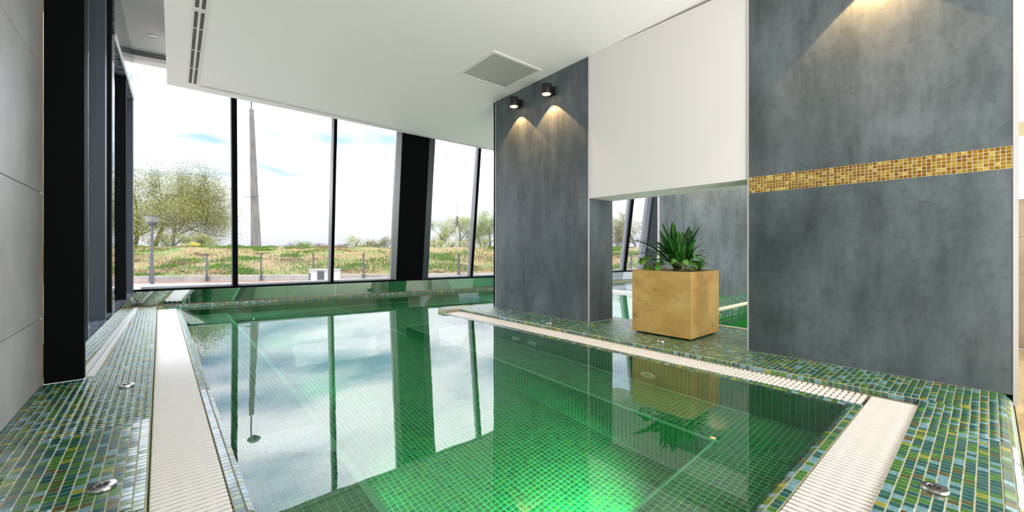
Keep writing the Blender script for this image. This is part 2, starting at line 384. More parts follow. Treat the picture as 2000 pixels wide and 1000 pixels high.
mo.patch((3.862 - 7 * P, 5.89, 0), (1, 0, 0), (0, 1, 0), 7, 9, keep=lambda x, y, z: rdk(x, y))
for k in range(3):                      # three rows around the rounded edge
    a = R(15 + 30 * k); u = np.array([1, 0, 0]); v = np.array([0, math.cos(a), math.sin(a)])
    c0 = np.array([3.862 - 60 * P, -.04 - .07 * math.sin(a), -.07 + .07 * math.cos(a)]) - v * .0185
    mo.patch(c0, u, v, 100, 1, pv=.0366)
# lip above the right-hand grating, and the lip at the tip
mo.patch((3.856, .30, -.036), (0, -1, 0), (0, 0, 1), 1, 1); mo.fr.pop()
mo.patch((3.856, .30 + 144 * P, -.0375), (0, -1, 0), (0, 0, 1), 144, 1, pv=.037)
mo.finish(floor_r, M_deck)

# gratings -----------------------------------------------------------
def grating(name, label, x0, x1, y0, y1, along):
    root = thing(name, label, 'drain grating', ((x0 + x1) / 2, (y0 + y1) / 2, -.09))
    MB().box(x0 + .002, x1 - .002, y0 + .002, y1 - .002, -.094, -.084).build('channel', M_chan, root)
    n = int(((y1 - y0) if along == 'Y' else (x1 - x0)) / .036); me = None
    for k in range(n):
        q = (k + .5) * .036
        if me is None:
            b = MB()
            if along == 'Y': b.rbox(-(x1 - x0) / 2 + .004, (x1 - x0) / 2 - .004, -.0118, .0118, -.018, 0, .0045)
            else: b.rbox(-.0118, .0118, -(y1 - y0) / 2 + .004, (y1 - y0) / 2 - .004, -.018, 0, .0035)
            me = b.mesh('slat', M_slat)
        o = bpy.data.objects.new('slat', me); COL.objects.link(o); o.parent = root
        o.matrix_parent_inverse = Matrix.Translation(-Vector(root.location))
        o.location = ((x0 + x1) / 2, y0 + q, -.04) if along == 'Y' else (x0 + q, (y0 + y1) / 2, -.04)
    for f in (.22, .5, .78):
        b = MB()
        if along == 'Y': xc = x0 + f * (x1 - x0); b.box(xc - .011, xc + .011, y0 + .004, y1 - .004, -.0605, -.0475)
        else: yc = y0 + f * (y1 - y0); b.box(x0 + .004, x1 - .004, yc - .011, yc + .011, -.0605, -.0475)
        b.build('connecting_bar', M_slat, root)
    return root
grating('overflow_grating', 'white slatted overflow grating along the left edge of the pool by the window deck', -.038, .226, .56, 9.40, 'Y')
grating('overflow_grating', 'white slatted overflow grating along the long side below the slate walls and planter', 3.588, 3.853, .56, 5.84, 'Y')
grating('overflow_grating', 'white slatted overflow grating across the short near end of the pool', .24, 3.853, .297, .546, 'X')

# ------------------------------------------------------------------ pool basin
pool = thing('swimming_pool', 'sunken indoor swimming pool lined with small green mosaic tiles, with benches underwater', 'pool', (1.9, 4.5, -1.35))
FZ, BZ, BW = -1.33, -.72, .61
SH = [(PX1, PY0), (3.86, PY0), (3.86, .3), (5.14, .3), (5.14, 5.66), (4.62, 5.91), (3.95, 6.18), (3.74, 6.16), (3.62, 6.10), (PX1 + .02, 5.98), (PX1, 5.85)]
b = MB()
b.prism([(-.04, .3), (9.3, .3), (9.3, facy(9.3, .07)), (-.04, facy(-.04, .07))], FZ - .1, FZ)                                                        # bottom
b.build('pool_bottom', M_pgrout, pool)
b = MB(); b.box(-.04, PX0, .3, 9.6, FZ, -.096); b.build('pool_side', M_pgrout, pool)
b = MB(); b.box(PX0, PX1, .3, PY0, FZ, -.096); b.build('pool_side', M_pgrout, pool)
b = MB(); b.prism(SH, FZ, -.096); b.build('pool_side', M_pgrout, pool)
b = MB(); b.box(PX0, PX0 + BW + .01, PY0 + BW, 9.0, FZ, BZ); b.build('bench', M_pgrout, pool)
b = MB(); b.box(PX0, PX1, PY0, PY0 + BW, FZ, BZ); b.build('bench', M_pgrout, pool)
b = MB(); b.box(PX1 - BW, PX1, PY0 + BW, 5.9, FZ, BZ); b.build('bench', M_pgrout, pool)
b = MB(); b.hexa([fac(-.2, .34, FZ), fac(14.5, .34, FZ), fac(14.5, -.1, FZ), fac(-.2, -.1, FZ), fac(-.2, .06, -.002), fac(14.5, .06, -.002), fac(14.5, -.1, -.002), fac(-.2, -.1, -.002)])
b = MB(); fbar(b, -.2, 14.6, .006, .06, FZ, 0); b.build('far_curb', M_grout, pool)
mo = Mosaic(P, .0042)
bx1 = PX1 - BW; by1 = PY0 + BW; bx0 = PX0 + BW + .01
mo.patch((bx0, by1, FZ), (1, 0, 0), (0, 1, 0), int((bx1 - bx0) / P), 198, keep=lambda x, y, z: y < facy(x, .08))
mo.patch((bx1 + .02, 5.95, FZ), (1, 0, 0), (0, 1, 0), 80, 80, keep=lambda x, y, z: y < facy(x, .08) and not inside(SH)(x, y))
mo.patch((bx1 + .035, PY0 + 15 * P, BZ), (1, 0, 0), (0, 1, 0), int((BW - .035) / P), 120)                       # right bench seat
mo.patch((PX0, PY0, BZ), (1, 0, 0), (0, 1, 0), int((PX1 - PX0) / P), int((BW - .03) / P))                   # near bench seat
mo.patch((PX0, by1, BZ), (1, 0, 0), (0, 1, 0), int((BW - .03) / P), 200, keep=lambda x, y, z: y < 8.9)       # left bench seat
mo.patch((bx1, 5.88, FZ), (0, -1, 0), (0, 0, 1), 120, 15)                                                   # right bench riser
mo.patch((bx1, by1, FZ), (-1, 0, 0), (0, 0, 1), int((bx1 - bx0) / P), 15)                                   # near bench riser
mo.patch((bx0, by1, FZ), (0, 1, 0), (0, 0, 1), 195, 15)                                                     # left bench riser
mo.patch((PX1, 5.84, BZ), (0, -1, 0), (0, 0, 1), 135, 16)                                                   # right wall
mo.patch((PX1, PY0, BZ), (-1, 0, 0), (0, 0, 1), 83, 16)
mo.patch((PX0, PY0, BZ), (0, 1, 0), (0, 0, 1), 225, 16)
q = fac(0.1, .06, 0); mo.patch((q.x, q.y, -1.308), FD, (0, 0, 1), 380, 32)                                     # far wall under water
for sx in range(2):                                                                                         # rounded bench noses
    for k in range(2):
        a = R(22.5 + 45 * k); rr = .035
        if sx == 0: mo.patch(np.array([bx1 + rr - rr * math.sin(a), 5.88, BZ - rr + rr * math.cos(a)]) - np.array([math.cos(a), 0, math.sin(a)]) * .014 + np.array([0, 0, .002]), (0, -1, 0), (math.cos(a), 0, math.sin(a)), 120, 1, pv=.028)
        else: mo.patch(np.array([bx0, by1 - rr + rr * math.sin(a), BZ - rr + rr * math.cos(a)]) + np.array([0, math.cos(a), -math.sin(a)]) * -.014 + np.array([0, 0, .002]), (1, 0, 0), (0, math.cos(a), -math.sin(a)), int((bx1 - bx0) / P), 1, pv=.028)
mo.finish(pool, M_pool)

# coping: rounded border between gratings and water
cop = thing('pool_coping', 'rounded border of multicoloured mosaic between the white gratings and the water', 'coping', (1.9, 4.5, -.1))
cm = Mosaic(P, .0036)
def sweep(L0, L1, inward, end):
    """L0->L1 is the grating-side line; the profile runs flat for one row and then rounds down into the pool."""
    L0, L1, inw = Vector(L0), Vector(L1), Vector(inward)
    rr = .048; pts = [(0, -.094), (0, -.0445), (.036, -.0445)] + [(.036 + rr * math.sin(R(a)), -.0445 - rr + rr * math.cos(R(a))) for a in (15, 30, 45, 60, 75, 90)] + [(.0838, -.0945), (0, -.0945)]
    vs = [tuple(p + inw * u + Vector((0, 0, z))) for p in (L0, L1) for u, z in pts]; n = len(pts)
    MB().add(vs, [(i, (i + 1) % n, n + (i + 1) % n, n + i) for i in range(n)] + [tuple(range(n)), tuple(range(2 * n - 1, n - 1, -1))]).build('border_bed', M_grout, cop)
    d = (L1 - L0); nn = int(d.length / P); d.normalize()
    up = Vector((0, 0, 1)); flip = d.cross(inw).z < 0
    base = L1 if flip else L0; du = -d if flip else d
    cm.patch(np.array(base) + np.array([0, 0, -.0445]), du, inw, nn, 1, pv=.0365)
    for k in range(2):
        a = R(22.5 + 45 * k); t = inw * math.cos(a) - up * math.sin(a)
        c0 = Vector(base) + inw * (.036 + rr * math.sin(a)) + up * (-.0445 - rr + rr * math.cos(a)) - t * .0188
        cm.patch(c0, du, t, nn, 1, pv=.0375)
sweep((.227, .548, 0), (.227, 9.36, 0), (1, 0, 0), 0)
sweep((.23, .548, 0), (3.586, .548, 0), (0, 1, 0), 0)
sweep((3.586, .56, 0), (3.586, 5.85, 0), (-1, 0, 0), 0)
q0 = fac(.12, .0, 0)
# far curb: low tile face and cap in front of the mirror panels
q = fac(.36, .0605, 0); cm.patch((q.x, q.y, -.074), FD, (0, 0, 1), 180, 2, pv=.037)
q = fac(-.0, .0605, 0); cm.patch((q.x, q.y, 0), FD, -FN, 190, 1, pv=.03)
cm.finish(cop, M_deck)

# water
wp = [(PX0 - .03, PY0 - .03), (PX1 + .03, PY0 - .03), (PX1 + .03, 5.95), (3.63, 6.08), (3.74, 6.15), (3.95, 6.17), (4.62, 5.9), (5.13, 5.65), (5.13, 2.4), (9.5, 2.4), (13.5, 5.5), (13.5, facy(13.5, .062)), (PX0 - .03, facy(PX0, .062))]
wm = MB(); wm.add([(x, y, WZ) for x, y in wp], [tuple(range(len(wp)))]); wat = wm.build('pool_water', M_water, fix=False); wat['kind'] = 'structure'

# underwater fittings
def floor_inlet(x, y, label):
    r = thing('floor_inlet', label, 'pool inlet', (x, y, FZ + .004), 'round inlets on the pool bottom')
    MB().lathe((x, y, FZ + .004), [(.070, 0), (.074, .006), (.070, .018), (.060, .024), (.040, .026), (.038, .012)], 32).build('flange', M_slat, r, True)
    MB().lathe((x, y, FZ + .008), [(.0385, 0), (.0385, .009), (.032, .009)], 32).build('gap_ring', M_hole, r)
    MB().lathe((x, y, FZ + .016), [(.033, 0), (.033, .012), (.028, .015), (.012, .015), (.010, .006)], 28).build('nozzle', M_slat, r, True)
def wall_inlet(y, z, label):
    r = thing('wall_inlet', label, 'pool inlet', (PX1 - .004, y, z), 'round inlets in the long pool wall')
    MB().lathe((PX1 - .004, y, z), [(.075, 0), (.075, -.008), (.068, -.016), (.052, -.016), (.050, -.006)], 28, axis='X').build('flange', M_slat, r, True)
    MB().lathe((PX1 - .008, y, z), [(.049, 0), (.040, -.007), (.012, -.010)], 24, axis='X').build('nozzle', M_pgrout, r, True)
wall_inlet(3.986, -.469, 'round white wall inlet left of the close pair below the slate pillar')
wall_inlet(3.688, -.484, 'round white wall inlet right of the close pair below the slate pillar')
wall_inlet(2.1, -.49, 'round white wall inlet underwater below the gold planter')
def pool_lamp(x, y, z, nrm, label, power, dip=0.0, cone=165):
    r = thing('pool_lamp', label, 'pool light', (x, y, z))
    nx, ny = nrm
    ax = 'X' if nx else 'Y'; sg = nx or ny
    MB().lathe((x, y, z), [(.12, 0), (.12, .008 * sg), (.10, .016 * sg), (.085, .016 * sg)], 28, axis=ax).build('flange', M_chrome, r, True)
    MB().lathe((x, y, z), [(.084, .004 * sg), (.07, .018 * sg), (.03, .022 * sg)], 28, axis=ax).build('lens', M_cyan, r, True)
    ld = bpy.data.lights.new('pool_lamp_light', 'SPOT'); ld.energy = power; ld.color = (.62, 1, .82); ld.spot_size = R(cone); ld.spot_blend = .6; ld.shadow_soft_size = .08
    o = bpy.data.objects.new('pool_lamp_light', ld); COL.objects.link(o)
    d = Vector((nx, ny, -dip)); o.rotation_euler = d.to_track_quat('-Z', 'Y').to_euler(); o.location = (x + nx * .05, y + ny * .05, z); attach(o, r)
pool_lamp(1.95, by1 + .005, -1.0, (0, 1), 'glowing underwater pool lamp set in the riser of the near bench', 120, .9, 120)
for yy in (2.6, 4.6, 6.6): pool_lamp(bx0 + .005, yy, -1.0, (1, 0), 'unseen underwater lamp added in the left bench riser, ' + {2.6: 'nearest of three', 4.6: 'middle of three', 6.6: 'furthest of three'}[yy], 7)  # unseen lamps added to light the pool floor

# deck drains
def deck_drain(x, y, r0, label):
    r = thing('deck_drain', label, 'floor drain', (x, y, .004), 'round steel drains in the mosaic deck')
    MB().lathe((x, y, .004), [(r0, 0), (r0, .006), (r0 * .93, .012), (r0 * .55, .013), (r0 * .53, .010)], 32).build('rim', M_chrome, r, True)
    cap = MB().lathe((x, y, .010), [(r0 * .53, 0), (r0 * .50, .004), (r0 * .1, .005)], 28).build('cap', M_chrome, r, True)
    b = MB()
    for k in range(6):
        a = k * math.pi / 3; dx, dy = math.cos(a), math.sin(a)
        for rr_ in ((.18, .42),):
            p = [(x + dx * r0 * q_ + sx * -dy * r0 * .07, y + dy * r0 * q_ + sx * dx * r0 * .07) for q_, sx in ((.18, -1), (.42, -1), (.42, 1), (.18, 1))]
            b.prism(p, .0145, .0175)
    b.build('slots', M_hole, cap)
deck_drain(-.182, 2.42, .047, 'round steel drain nearest the viewer on the left deck')
deck_drain(-.185, 4.11, .047, 'round steel drain further along the left deck')
deck_drain(2.441, .146, .045, 'round steel drain by the near end grating')
deck_drain(4.007, 3.88, .045, 'round steel drain on the deck in front of the slate pillar')
deck_drain(4.13, 2.317, .045, 'round steel drain on the deck in front of the gold planter')

# ------------------------------------------------------------------ left wall, facades
CZ = lambda x, y: 3.65 - .03 * (y - 3.6)
wl = MB().box(-.95, -.668, -3.2, 4.56, -.4, 4.5).build('wall_left', M_dark, kind='structure')
for k, (z0, z1) in enumerate(((.0, .494), (.494, 1.42), (1.42, 2.335), (2.335, 3.25), (3.25, 4.27))):
    for y0, y1 in ((-3.0, -.2), (-.2, 2.2), (2.2, 4.56)):
        MB().rbox(-.672, -.66, y0 + .002, y1 - .002, z0 + .0022, z1 - .0022, .0015).build('panel', M_stone, wl)
MB().box(-.66, -.654, 4.55, 4.562, 0, 4.27).build('corner_strip', mat('tan_sealant', (.22, .16, .09), .7), wl)
col = MB().rbox(-.655, -.444, 4.57, 4.80, 0.0, 4.27, .004).build('column_steel', M_black, kind='structure')
tag(col, 'tall black steel column between the grey tiled wall and the side windows', 'column')

# side windows (left): fins on a granite ledge behind a mirror upstand
LD = Vector((.0275, 1, 0)).normalized()
def lw(y): return -.447 + .0275 * (y - 4.57)
side = struct('window_1')
fins = [(6.0, 6.12, -.145, -.012, M_blue), (6.65, 6.75, -.10, -.025, M_black), (8.25, 8.36, -.155, -.018, M_black), (9.45, 9.62, -.14, -.02, M_blue)]
for y0, y1, dx0, dx1, m in fins:
    MB().hexa([(lw(y0) + dx0, y0, .27), (lw(y0) + dx1 - .012, y0, .27), (lw(y1) + dx1 - .012, y1, .27), (lw(y1) + dx0, y1, .27),
               (lw(y0) + dx0, y0, 4.27), (lw(y0) + dx1 - .012, y0, 4.27), (lw(y1) + dx1 - .012, y1, 4.27), (lw(y1) + dx0, y1, 4.27)]).build('fin', [m], side)
for y0, y1 in ((4.81, 5.99), (6.13, 6.64), (6.76, 8.24), (8.37, 9.44)):
    MB().hexa([(lw(y0) - .10, y0, .28), (lw(y0) - .09, y0, .28), (lw(y1) - .09, y1, .28), (lw(y1) - .10, y1, .28), (lw(y0) - .10, y0, 4.27), (lw(y0) - .09, y0, 4.27), (lw(y1) - .09, y1, 4.27), (lw(y1) - .10, y1, 4.27)]).build('glass_pane', M_glass, side)
MB().hexa([(lw(4.8) - .62, 4.8, .0), (lw(4.8) - .004, 4.8, .0), (lw(9.7) - .004, 9.7, .0), (lw(9.7) - .62, 9.7, .0),
           (lw(4.8) - .62, 4.8, .27), (lw(4.8) - .004, 4.8, .27), (lw(9.7) - .004, 9.7, .27), (lw(9.7) - .62, 9.7, .27)]).build('granite_ledge', M_gran, side)
MB().hexa([(lw(6.76) - .12, 6.76, 3.55), (lw(6.76) - .02, 6.76, 3.55), (lw(9.44) - .02, 9.44, 3.55), (lw(9.44) - .12, 9.44, 3.55),
           (lw(6.76) - .12, 6.76, 4.27), (lw(6.76) - .02, 6.76, 4.27), (lw(9.44) - .02, 9.44, 4.27), (lw(9.44) - .12, 9.44, 4.27)]).build('head_panel', M_gran, side)
MB().hexa([(lw(6.76) - .02, 6.76, 3.52), (lw(6.76) - .0, 6.76, 3.52), (lw(9.44) - .0, 9.44, 3.52), (lw(9.44) - .02, 9.44, 3.52),
           (lw(6.76) - .02, 6.76, 3.56), (lw(6.76) - .0, 6.76, 3.56), (lw(9.44) - .0, 9.44, 3.56), (lw(9.44) - .02, 9.44, 3.56)]).build('head_strip', M_sill, side)
up1 = struct('trim_1')
for y0, y1 in ((4.62, 6.9), (6.905, 9.70)):
    MB().hexa([(lw(y0) - .004, y0, 0), (lw(y0) + .004, y0, 0), (lw(y1) + .004, y1, 0), (lw(y1) - .004, y1, 0),
               (lw(y0) - .004, y0, .275), (lw(y0) + .004, y0, .275), (lw(y1) + .004, y1, .275), (lw(y1) - .004, y1, .275)]).build('mirror_panel', M_mir, up1)
MB().hexa([(lw(4.62) + .006, 4.62, .0), (lw(4.62) + .055, 4.62, .0), (lw(9.6) + .03, 9.6, .0), (lw(9.6) + .006, 9.6, .0),
           (lw(4.62) + .006, 4.62, .007), (lw(4.62) + .055, 4.62, .007), (lw(9.6) + .03, 9.6, .007), (lw(9.6) + .006, 9.6, .007)]).build('sealing_strip', M_slat, up1)

# glass front: windows 2..9, each with its lower frame and the mullion on its right
spans = [(.04, 1.37), (1.47, 3.085), (3.19, 4.42), (5.31, 6.425), (6.535, 8.55), (8.66, 10.5), (10.61, 12.0), (12.2, 12.85), (13.62, 14.5)]
for k, (t0, t1) in enumerate(spans):
    wr = struct('window_%d' % (k + 2), fac((t0 + t1) / 2, 0, .27))
    b = MB(); fbar(b, t0, t1, -.045, -.035, .30, 4.28); b.build('glass_pane', M_glass, wr)
    b = MB(); fbar(b, t0 - .1, t1 + .1, -.02, .06, .270, .305); b.build('lower_frame', M_black, wr)
    b = MB(); fbar(b, t0, t1, -.14, -.05, .30, .345); b.build('outer_sill', M_sill, wr)
    if k not in (2, 7, 8):
        n1_ = spans[k + 1][0]; w_ = n1_ - t1; sp = t1 + (w_ * .2 if k == 0 else w_ * .45)
        b = MB(); fbar(b, sp, n1_, -.10, .03, .272, 4.28); b.build('mullion', M_black, wr)
        b = MB(); fbar(b, t1, sp, -.10, .012, .272, 4.28); b.build('mullion_edge', M_alu, wr)
cg = struct('trim_2', fac(4.9, 0, .3))
b = MB(); fbar(b, 4.42, 4.545, -.10, .015, .272, 4.28); b.build('mullion_edge', M_alu, cg)
b = MB(); fbar(b, 4.545, 5.17, -.30, .02, .272, 4.28); b.build('web_plate', M_black, cg)
b = MB(); fbar(b, 5.17, 5.31, -.30, .06, .272, 4.28); b.build('flange', M_blue, cg)
cg2 = struct('trim_3', fac(13.2, 0, .3))
b = MB(); fbar(b, 12.85, 13.1, -.10, .015, .272, 4.28); b.build('mullion_edge', M_alu, cg2)
b = MB(); fbar(b, 13.1, 13.62, -.30, .06, .272, 4.28); b.build('web_plate', M_blue, cg2)
up2 = struct('trim_4')
for t0, t1 in ((0.0, 2.3), (2.304, 4.7), (4.704, 7.1), (7.104, 9.5), (9.504, 12.0), (12.004, 14.5)):
    b = MB(); b.hexa([fac(t0, .014, .002), fac(t1, .014, .002), fac(t1, .006, .002), fac(t0, .006, .002), fac(t0, .056, .268), fac(t1, .056, .268), fac(t1, .048, .268), fac(t0, .048, .268)]); b.build('mirror_panel', M_mir, up2)
b = MB(); fbar(b, 0, 14.5, .016, .03, -.001, .012); b.build('base_rail', mat('bronze_rail', (.16, .10, .05), .4, metal=.6), up2)
b = MB(); fbar(b, -.1, 14.6, -.30, .004, -.7, .27); b.build('wall_upstand', M_black, kind='structure')
b = MB(); fbar(b, .0, 14.5, -.12, .05, 4.19, 4.30); b.build('trim_5', M_alu, kind='structure')

# ------------------------------------------------------------------ right side: pillar, bulkhead wall, big slate wall
XW = 4.45
pil = MB().box(XW, 5.0, 3.57, 5.61, 0, 3.64).build('wall_pillar', M_plaster, kind='structure')
for (x0, x1, y0, y1) in ((XW - .004, XW + .008, 3.560, 3.572), (XW - .004, XW + .008, 5.608, 5.62)):
    MB().box(x0, x1, y0, y1, 0, 3.62 if y0 > 5 else 3.64).build('corner_trim', M_trim, pil)
MB().box(XW + .01, 5.0, 5.62, 5.68, 0, 3.6).build('edge_frame', M_black, pil)
MB().box(XW + .008, 4.99, 1.57, 3.559, 1.706, 3.66).build('wall_bulkhead', M_white, kind='structure')
big = MB().box(XW, 4.9, -.11, 1.558, 0, 1.562).box(XW, 4.9, -.11, 1.558, 1.718, 3.72).box(XW + .004, 4.9, -.11, 1.558, 1.56, 1.72).build('wall_right', M_plaster, kind='structure')
MB().box(XW - .004, XW + .03, 1.556, 1.569, 0, 3.70).build('corner_trim', M_trim, big)
MB().box(XW - .004, XW + .03, -.135, -.111, -.07, 3.75).build('corner_trim', M_trim, big)
MB().box(XW + .03, 4.9, -.135, -.111, -.07, 3.75).build('end_face', M_plaster, big)
band = MB().box(XW - .0015, XW + .004, -.109, 1.555, 1.562, 1.718).build('mosaic_band', M_ggrout, big)
gm = Mosaic(.02595, .004)
gm.patch((XW - .0015, 1.554, 1.5625), (0, -1, 0), (0, 0, 1), 64, 6)
C = [f for f in gm.fr]; gm.finish(band, M_gold)

# ceiling
EDGE = [(.083, 8.141), (.032, 5.574), (-.06, 0), (-.11, -3.2), (13.9, -3.2), (13.9, 6.95), (6.39, 8.20)]
ce = MB().prism(list(reversed(EDGE))[::-1] if False else EDGE, CZ, lambda x, y: 4.5).build('ceiling_soffit', M_ceil, kind='structure')
MB().box(-1.3, 14.2, -3.2, 9.9, 4.5, 4.7).build('roof', M_ceil, kind='structure')
hc = MB().prism([(-1.2, -3.2), (.2, -3.2), (.2, 7.9), (14, 6.7), (14, 7.6), (-.30, 9.75), (-1.2, 9.75)], 4.27, 4.49).build('ceiling_high', M_white, kind='structure')

# slot diffusers
def slotdiff(pts_in, label, width, name='slot_diffuser'):
    """A straight run of linear diffuser from a to b on the sloped soffit: white frame, two dark slots cut by cross pieces."""
    (ax, ay), (bx, by) = pts_in
    a = Vector((ax, ay, CZ(ax, ay))); b_ = Vector((bx, by, CZ(bx, by))); d = (b_ - a); Ln = d.length; d.normalize(); s_ = d.cross(Vector((0, 0, 1))).normalized(); dn = Vector((0, 0, -1))
    r = thing(name, label, 'air diffuser', tuple((a + b_) / 2))
    def bar(l0, l1, w0, w1, h0, h1, nm, m):
        q = [a + d * l + s_ * w_ + dn * h for h in (h1, h0) for l, w_ in ((l0, w0), (l1, w0), (l1, w1), (l0, w1))]
        MB().hexa(q).build(nm, m, r)
    W = width; bw = W * .16
    for w0 in (-W / 2, -bw / 2, W / 2 - bw): bar(0, Ln, w0, w0 + bw, -.002, .010, 'rail', M_white)
    for w0, w1 in ((-W / 2 + bw, -bw / 2), (bw / 2, W / 2 - bw)): bar(0, Ln, w0, w1, -.001, .003, 'slot', M_chan)
    for l in np.arange(0, Ln - .02, .62): bar(l, l + .012, -W / 2 + bw, W / 2 - bw, -.001, .009, 'cross_piece', M_white)
    bar(Ln - .012, Ln, -W / 2, W / 2, -.001, .011, 'end_piece', M_white)
slotdiff(((.376, 7.86), (.330, 5.57)), 'two-slot white ceiling diffuser along the left edge of the ceiling, far length', .135)
slotdiff(((.329, 5.52), (.26, 2.5)), 'two-slot white ceiling diffuser along the left edge of the ceiling, near length', .135)
slotdiff(((.46, 7.87), (1.60, 7.91)), 'slim white ceiling diffuser above the first window from the left corner', .10)
slotdiff(((1.64, 7.91), (3.00, 7.99)), 'slim white ceiling diffuser above the second window from the left corner', .10)
slotdiff(((3.04, 7.99), (4.50, 8.08)), 'slim white ceiling diffuser above the dark steel column', .10)
slotdiff(((4.54, 8.08), (6.1, 8.11)), 'slim white ceiling diffuser ending at the slate pillar', .10)

# square perforated vent
vx0, vx1, vy0, vy1 = 3.33, 4.23, 4.245, 5.085; vz = CZ(0, 4.67)
M_perf = mat('perforated_metal', (.6, .6, .58), .5)
vo = node(M_perf, 'ShaderNodeTexVoronoi'); vo.inputs['Scale'].default_value = 48; vo.inputs['Randomness'].default_value = 0
gp = node(M_perf, 'ShaderNodeNewGeometry'); mp = node(M_perf, 'ShaderNodeMapping'); mp.inputs['Rotation'].default_value = (0, 0, R(45)); mp.inputs['Scale'].default_value = (1, 1, 0)
link(M_perf, gp.outputs['Position'], mp.inputs[0]); link(M_perf, mp.outputs[0], vo.inputs['Vector'])
link(M_perf, ramp(M_perf, vo.outputs['Distance'], [(.30, (.22, .22, .21)), (.42, (.62, .62, .60))]), bsdf(M_perf).inputs['Base Color'])
vent = thing('ceiling_vent', 'square white ceiling vent with perforated grey face', 'vent', ((vx0 + vx1) / 2, (vy0 + vy1) / 2, vz))
def vb(x0, x1, y0, y1, h0, h1): return MB().prism([(x0, y0), (x1, y0), (x1, y1), (x0, y1)], lambda x, y: CZ(x, y) - h1, lambda x, y: CZ(x, y) - h0)
vb(vx0 + .035, vx1 - .035, vy0 + .035, vy1 - .035, -.002, .006).build('perforated_face', M_perf, vent)
for r_ in ((vx0, vx1, vy0, vy0 + .04), (vx0, vx1, vy1 - .04, vy1), (vx0, vx0 + .04, vy0 + .04, vy1 - .04), (vx1 - .04, vx1, vy0 + .04, vy1 - .04)): vb(*r_, -.002, .018).build('frame', M_white, vent)
# recessed downlights
def downlight(x, y, z, r0, label, group=None, m=None):
    r = thing('ceiling_downlight', label, 'downlight', (x, y, z), group)
    MB().lathe((x, y, z), [(r0 * .7, .002), (r0 * .72, -.006), (r0 * .95, -.006), (r0, .001)], 24).build('ring', M_white if m is None else M_trim, r, True)
    MB().lathe((x, y, z - .001), [(r0 * .7, .002), (r0 * .6, -.002), (.001, -.003)], 24).build('glass', m or M_dl, r, True)
downlight(-.077, 8.34, 4.27, .085, 'small white recessed downlight in the raised ceiling by the corner window')
for x, y, n_l in ((4.72, 3.05, 'left of three'), (4.72, 2.5, 'middle of three'), (4.72, 1.95, 'right of three')):
    downlight(x, y, 1.706, .022, 'tiny dark downlight under the white bulkhead above the planter, ' + n_l, 'downlights under the bulkhead', M_hole)

# wall lamps
def wall_lamp(x, y, z, label, power=60):
    r = thing('wall_lamp', label, 'wall lamp', (x, y, z), 'black round wall lamps')
    cx_ = x - .135
    bd = MB().lathe((cx_, y, z), [(.066, -.066), (.075, -.07), (.078, -.066), (.078, .066), (.074, .072)], 32).build('body', M_lampb, r, True)
    MB().lathe((cx_, y, z - .069), [(.064, 0), (.05, -.004), (.02, -.006)], 28).build('lens', M_lens, bd, True)
    MB().box(cx_ + .06, x - .012, y - .045, y + .045, z - .05, z + .05).build('arm', M_lampb, r)
    MB().rbox(x - .014, x, y - .062, y + .062, z - .066, z + .066, .004).build('wall_plate', M_lampb, r)
    ld = bpy.data.lights.new('wall_lamp_beam', 'SPOT'); ld.energy = power; ld.color = (1, .56, .23); ld.spot_size = R(92); ld.spot_blend = .06; ld.shadow_soft_size = .012
    o = bpy.data.objects.new('wall_lamp_beam', ld); COL.objects.link(o); o.location = (cx_, y, z - .082); attach(o, r)
    return r
wall_lamp(XW, 4.97, 3.37, 'black round wall lamp on the slate pillar nearer the windows', 46)
wall_lamp(XW, 4.24, 3.36, 'black round wall lamp on the slate pillar nearer the white bulkhead', 46)
wall_lamp(XW, .62, 3.36, 'black round wall lamp high on the big slate wall above the gold band', 60)
wall_lamp(9.36, 3.95, 3.1, 'black round wall lamp on the rear spa wall, right of its pair', 40)
wall_lamp(9.36, 4.55, 3.1, 'black round wall lamp on the rear spa wall, left of its pair', 40)

# ------------------------------------------------------------------ rear spa room
MB().prism([(9.36, -.3), (9.8, -.3), (9.8, 4.9), (13.8, 4.9), (13.8, 5.3), (9.36, 5.3)], -1.33, 3.75).build('wall_back', M_plaster, kind='structure')
MB().box(9.33, 9.37, 5.29, 5.33, -.05, 3.7).build('trim_6', M_trim, kind='structure')
hs = MB().box(5.56, 9.35, 2.62, 3.3, -.5, .09).build('hot_tub', M_pool)
hs.location = (0, 0, 0); tag(hs, 'raised green tiled hot tub wall with cream edge behind the planter', 'hot tub')
MB().rbox(5.55, 9.35, 2.60, 2.70, .085, .115, .008).build('cream_edge', mat('cream_edge', (.72, .70, .52), .4), hs)
MB().box(5.545, 5.60, -.02, 2.6, -.01, .012).build('deck_edge', mat('cream_edge2', (.66, .64, .46), .5), floor_r)
MB().box(8.5, 8.72, 3.35, 8.0, -.06, -.01).build('rear_grating', M_slat, hs)
t = Mosaic(P, .004); t.patch((5.60, 2.62, -.04), (1, 0, 0), (0, 0, 1), 95, 3); t.patch((5.60, 2.71, .09), (1, 0, 0), (0, 1, 0), 95, 14); t.finish(hs, M_deck, limit=0)
MB().box(8.75, 9.36, 3.3, 5.3, -.4, 0.0).build('floor_rear', M_pool, kind='structure')
MB().box(5.55, 9.36, -.1, 2.62, -.6, -.30).build('floor_shallow', M_pool, kind='structure')

MB().box(-.95, 9.2, -3.3, -3.2, -.4, 4.5).build('wall_rear_unseen', mat('unseen_rear_wall', (.22, .20, .18), .6), kind='structure')  # unseen wall added to shut out sky light from behind
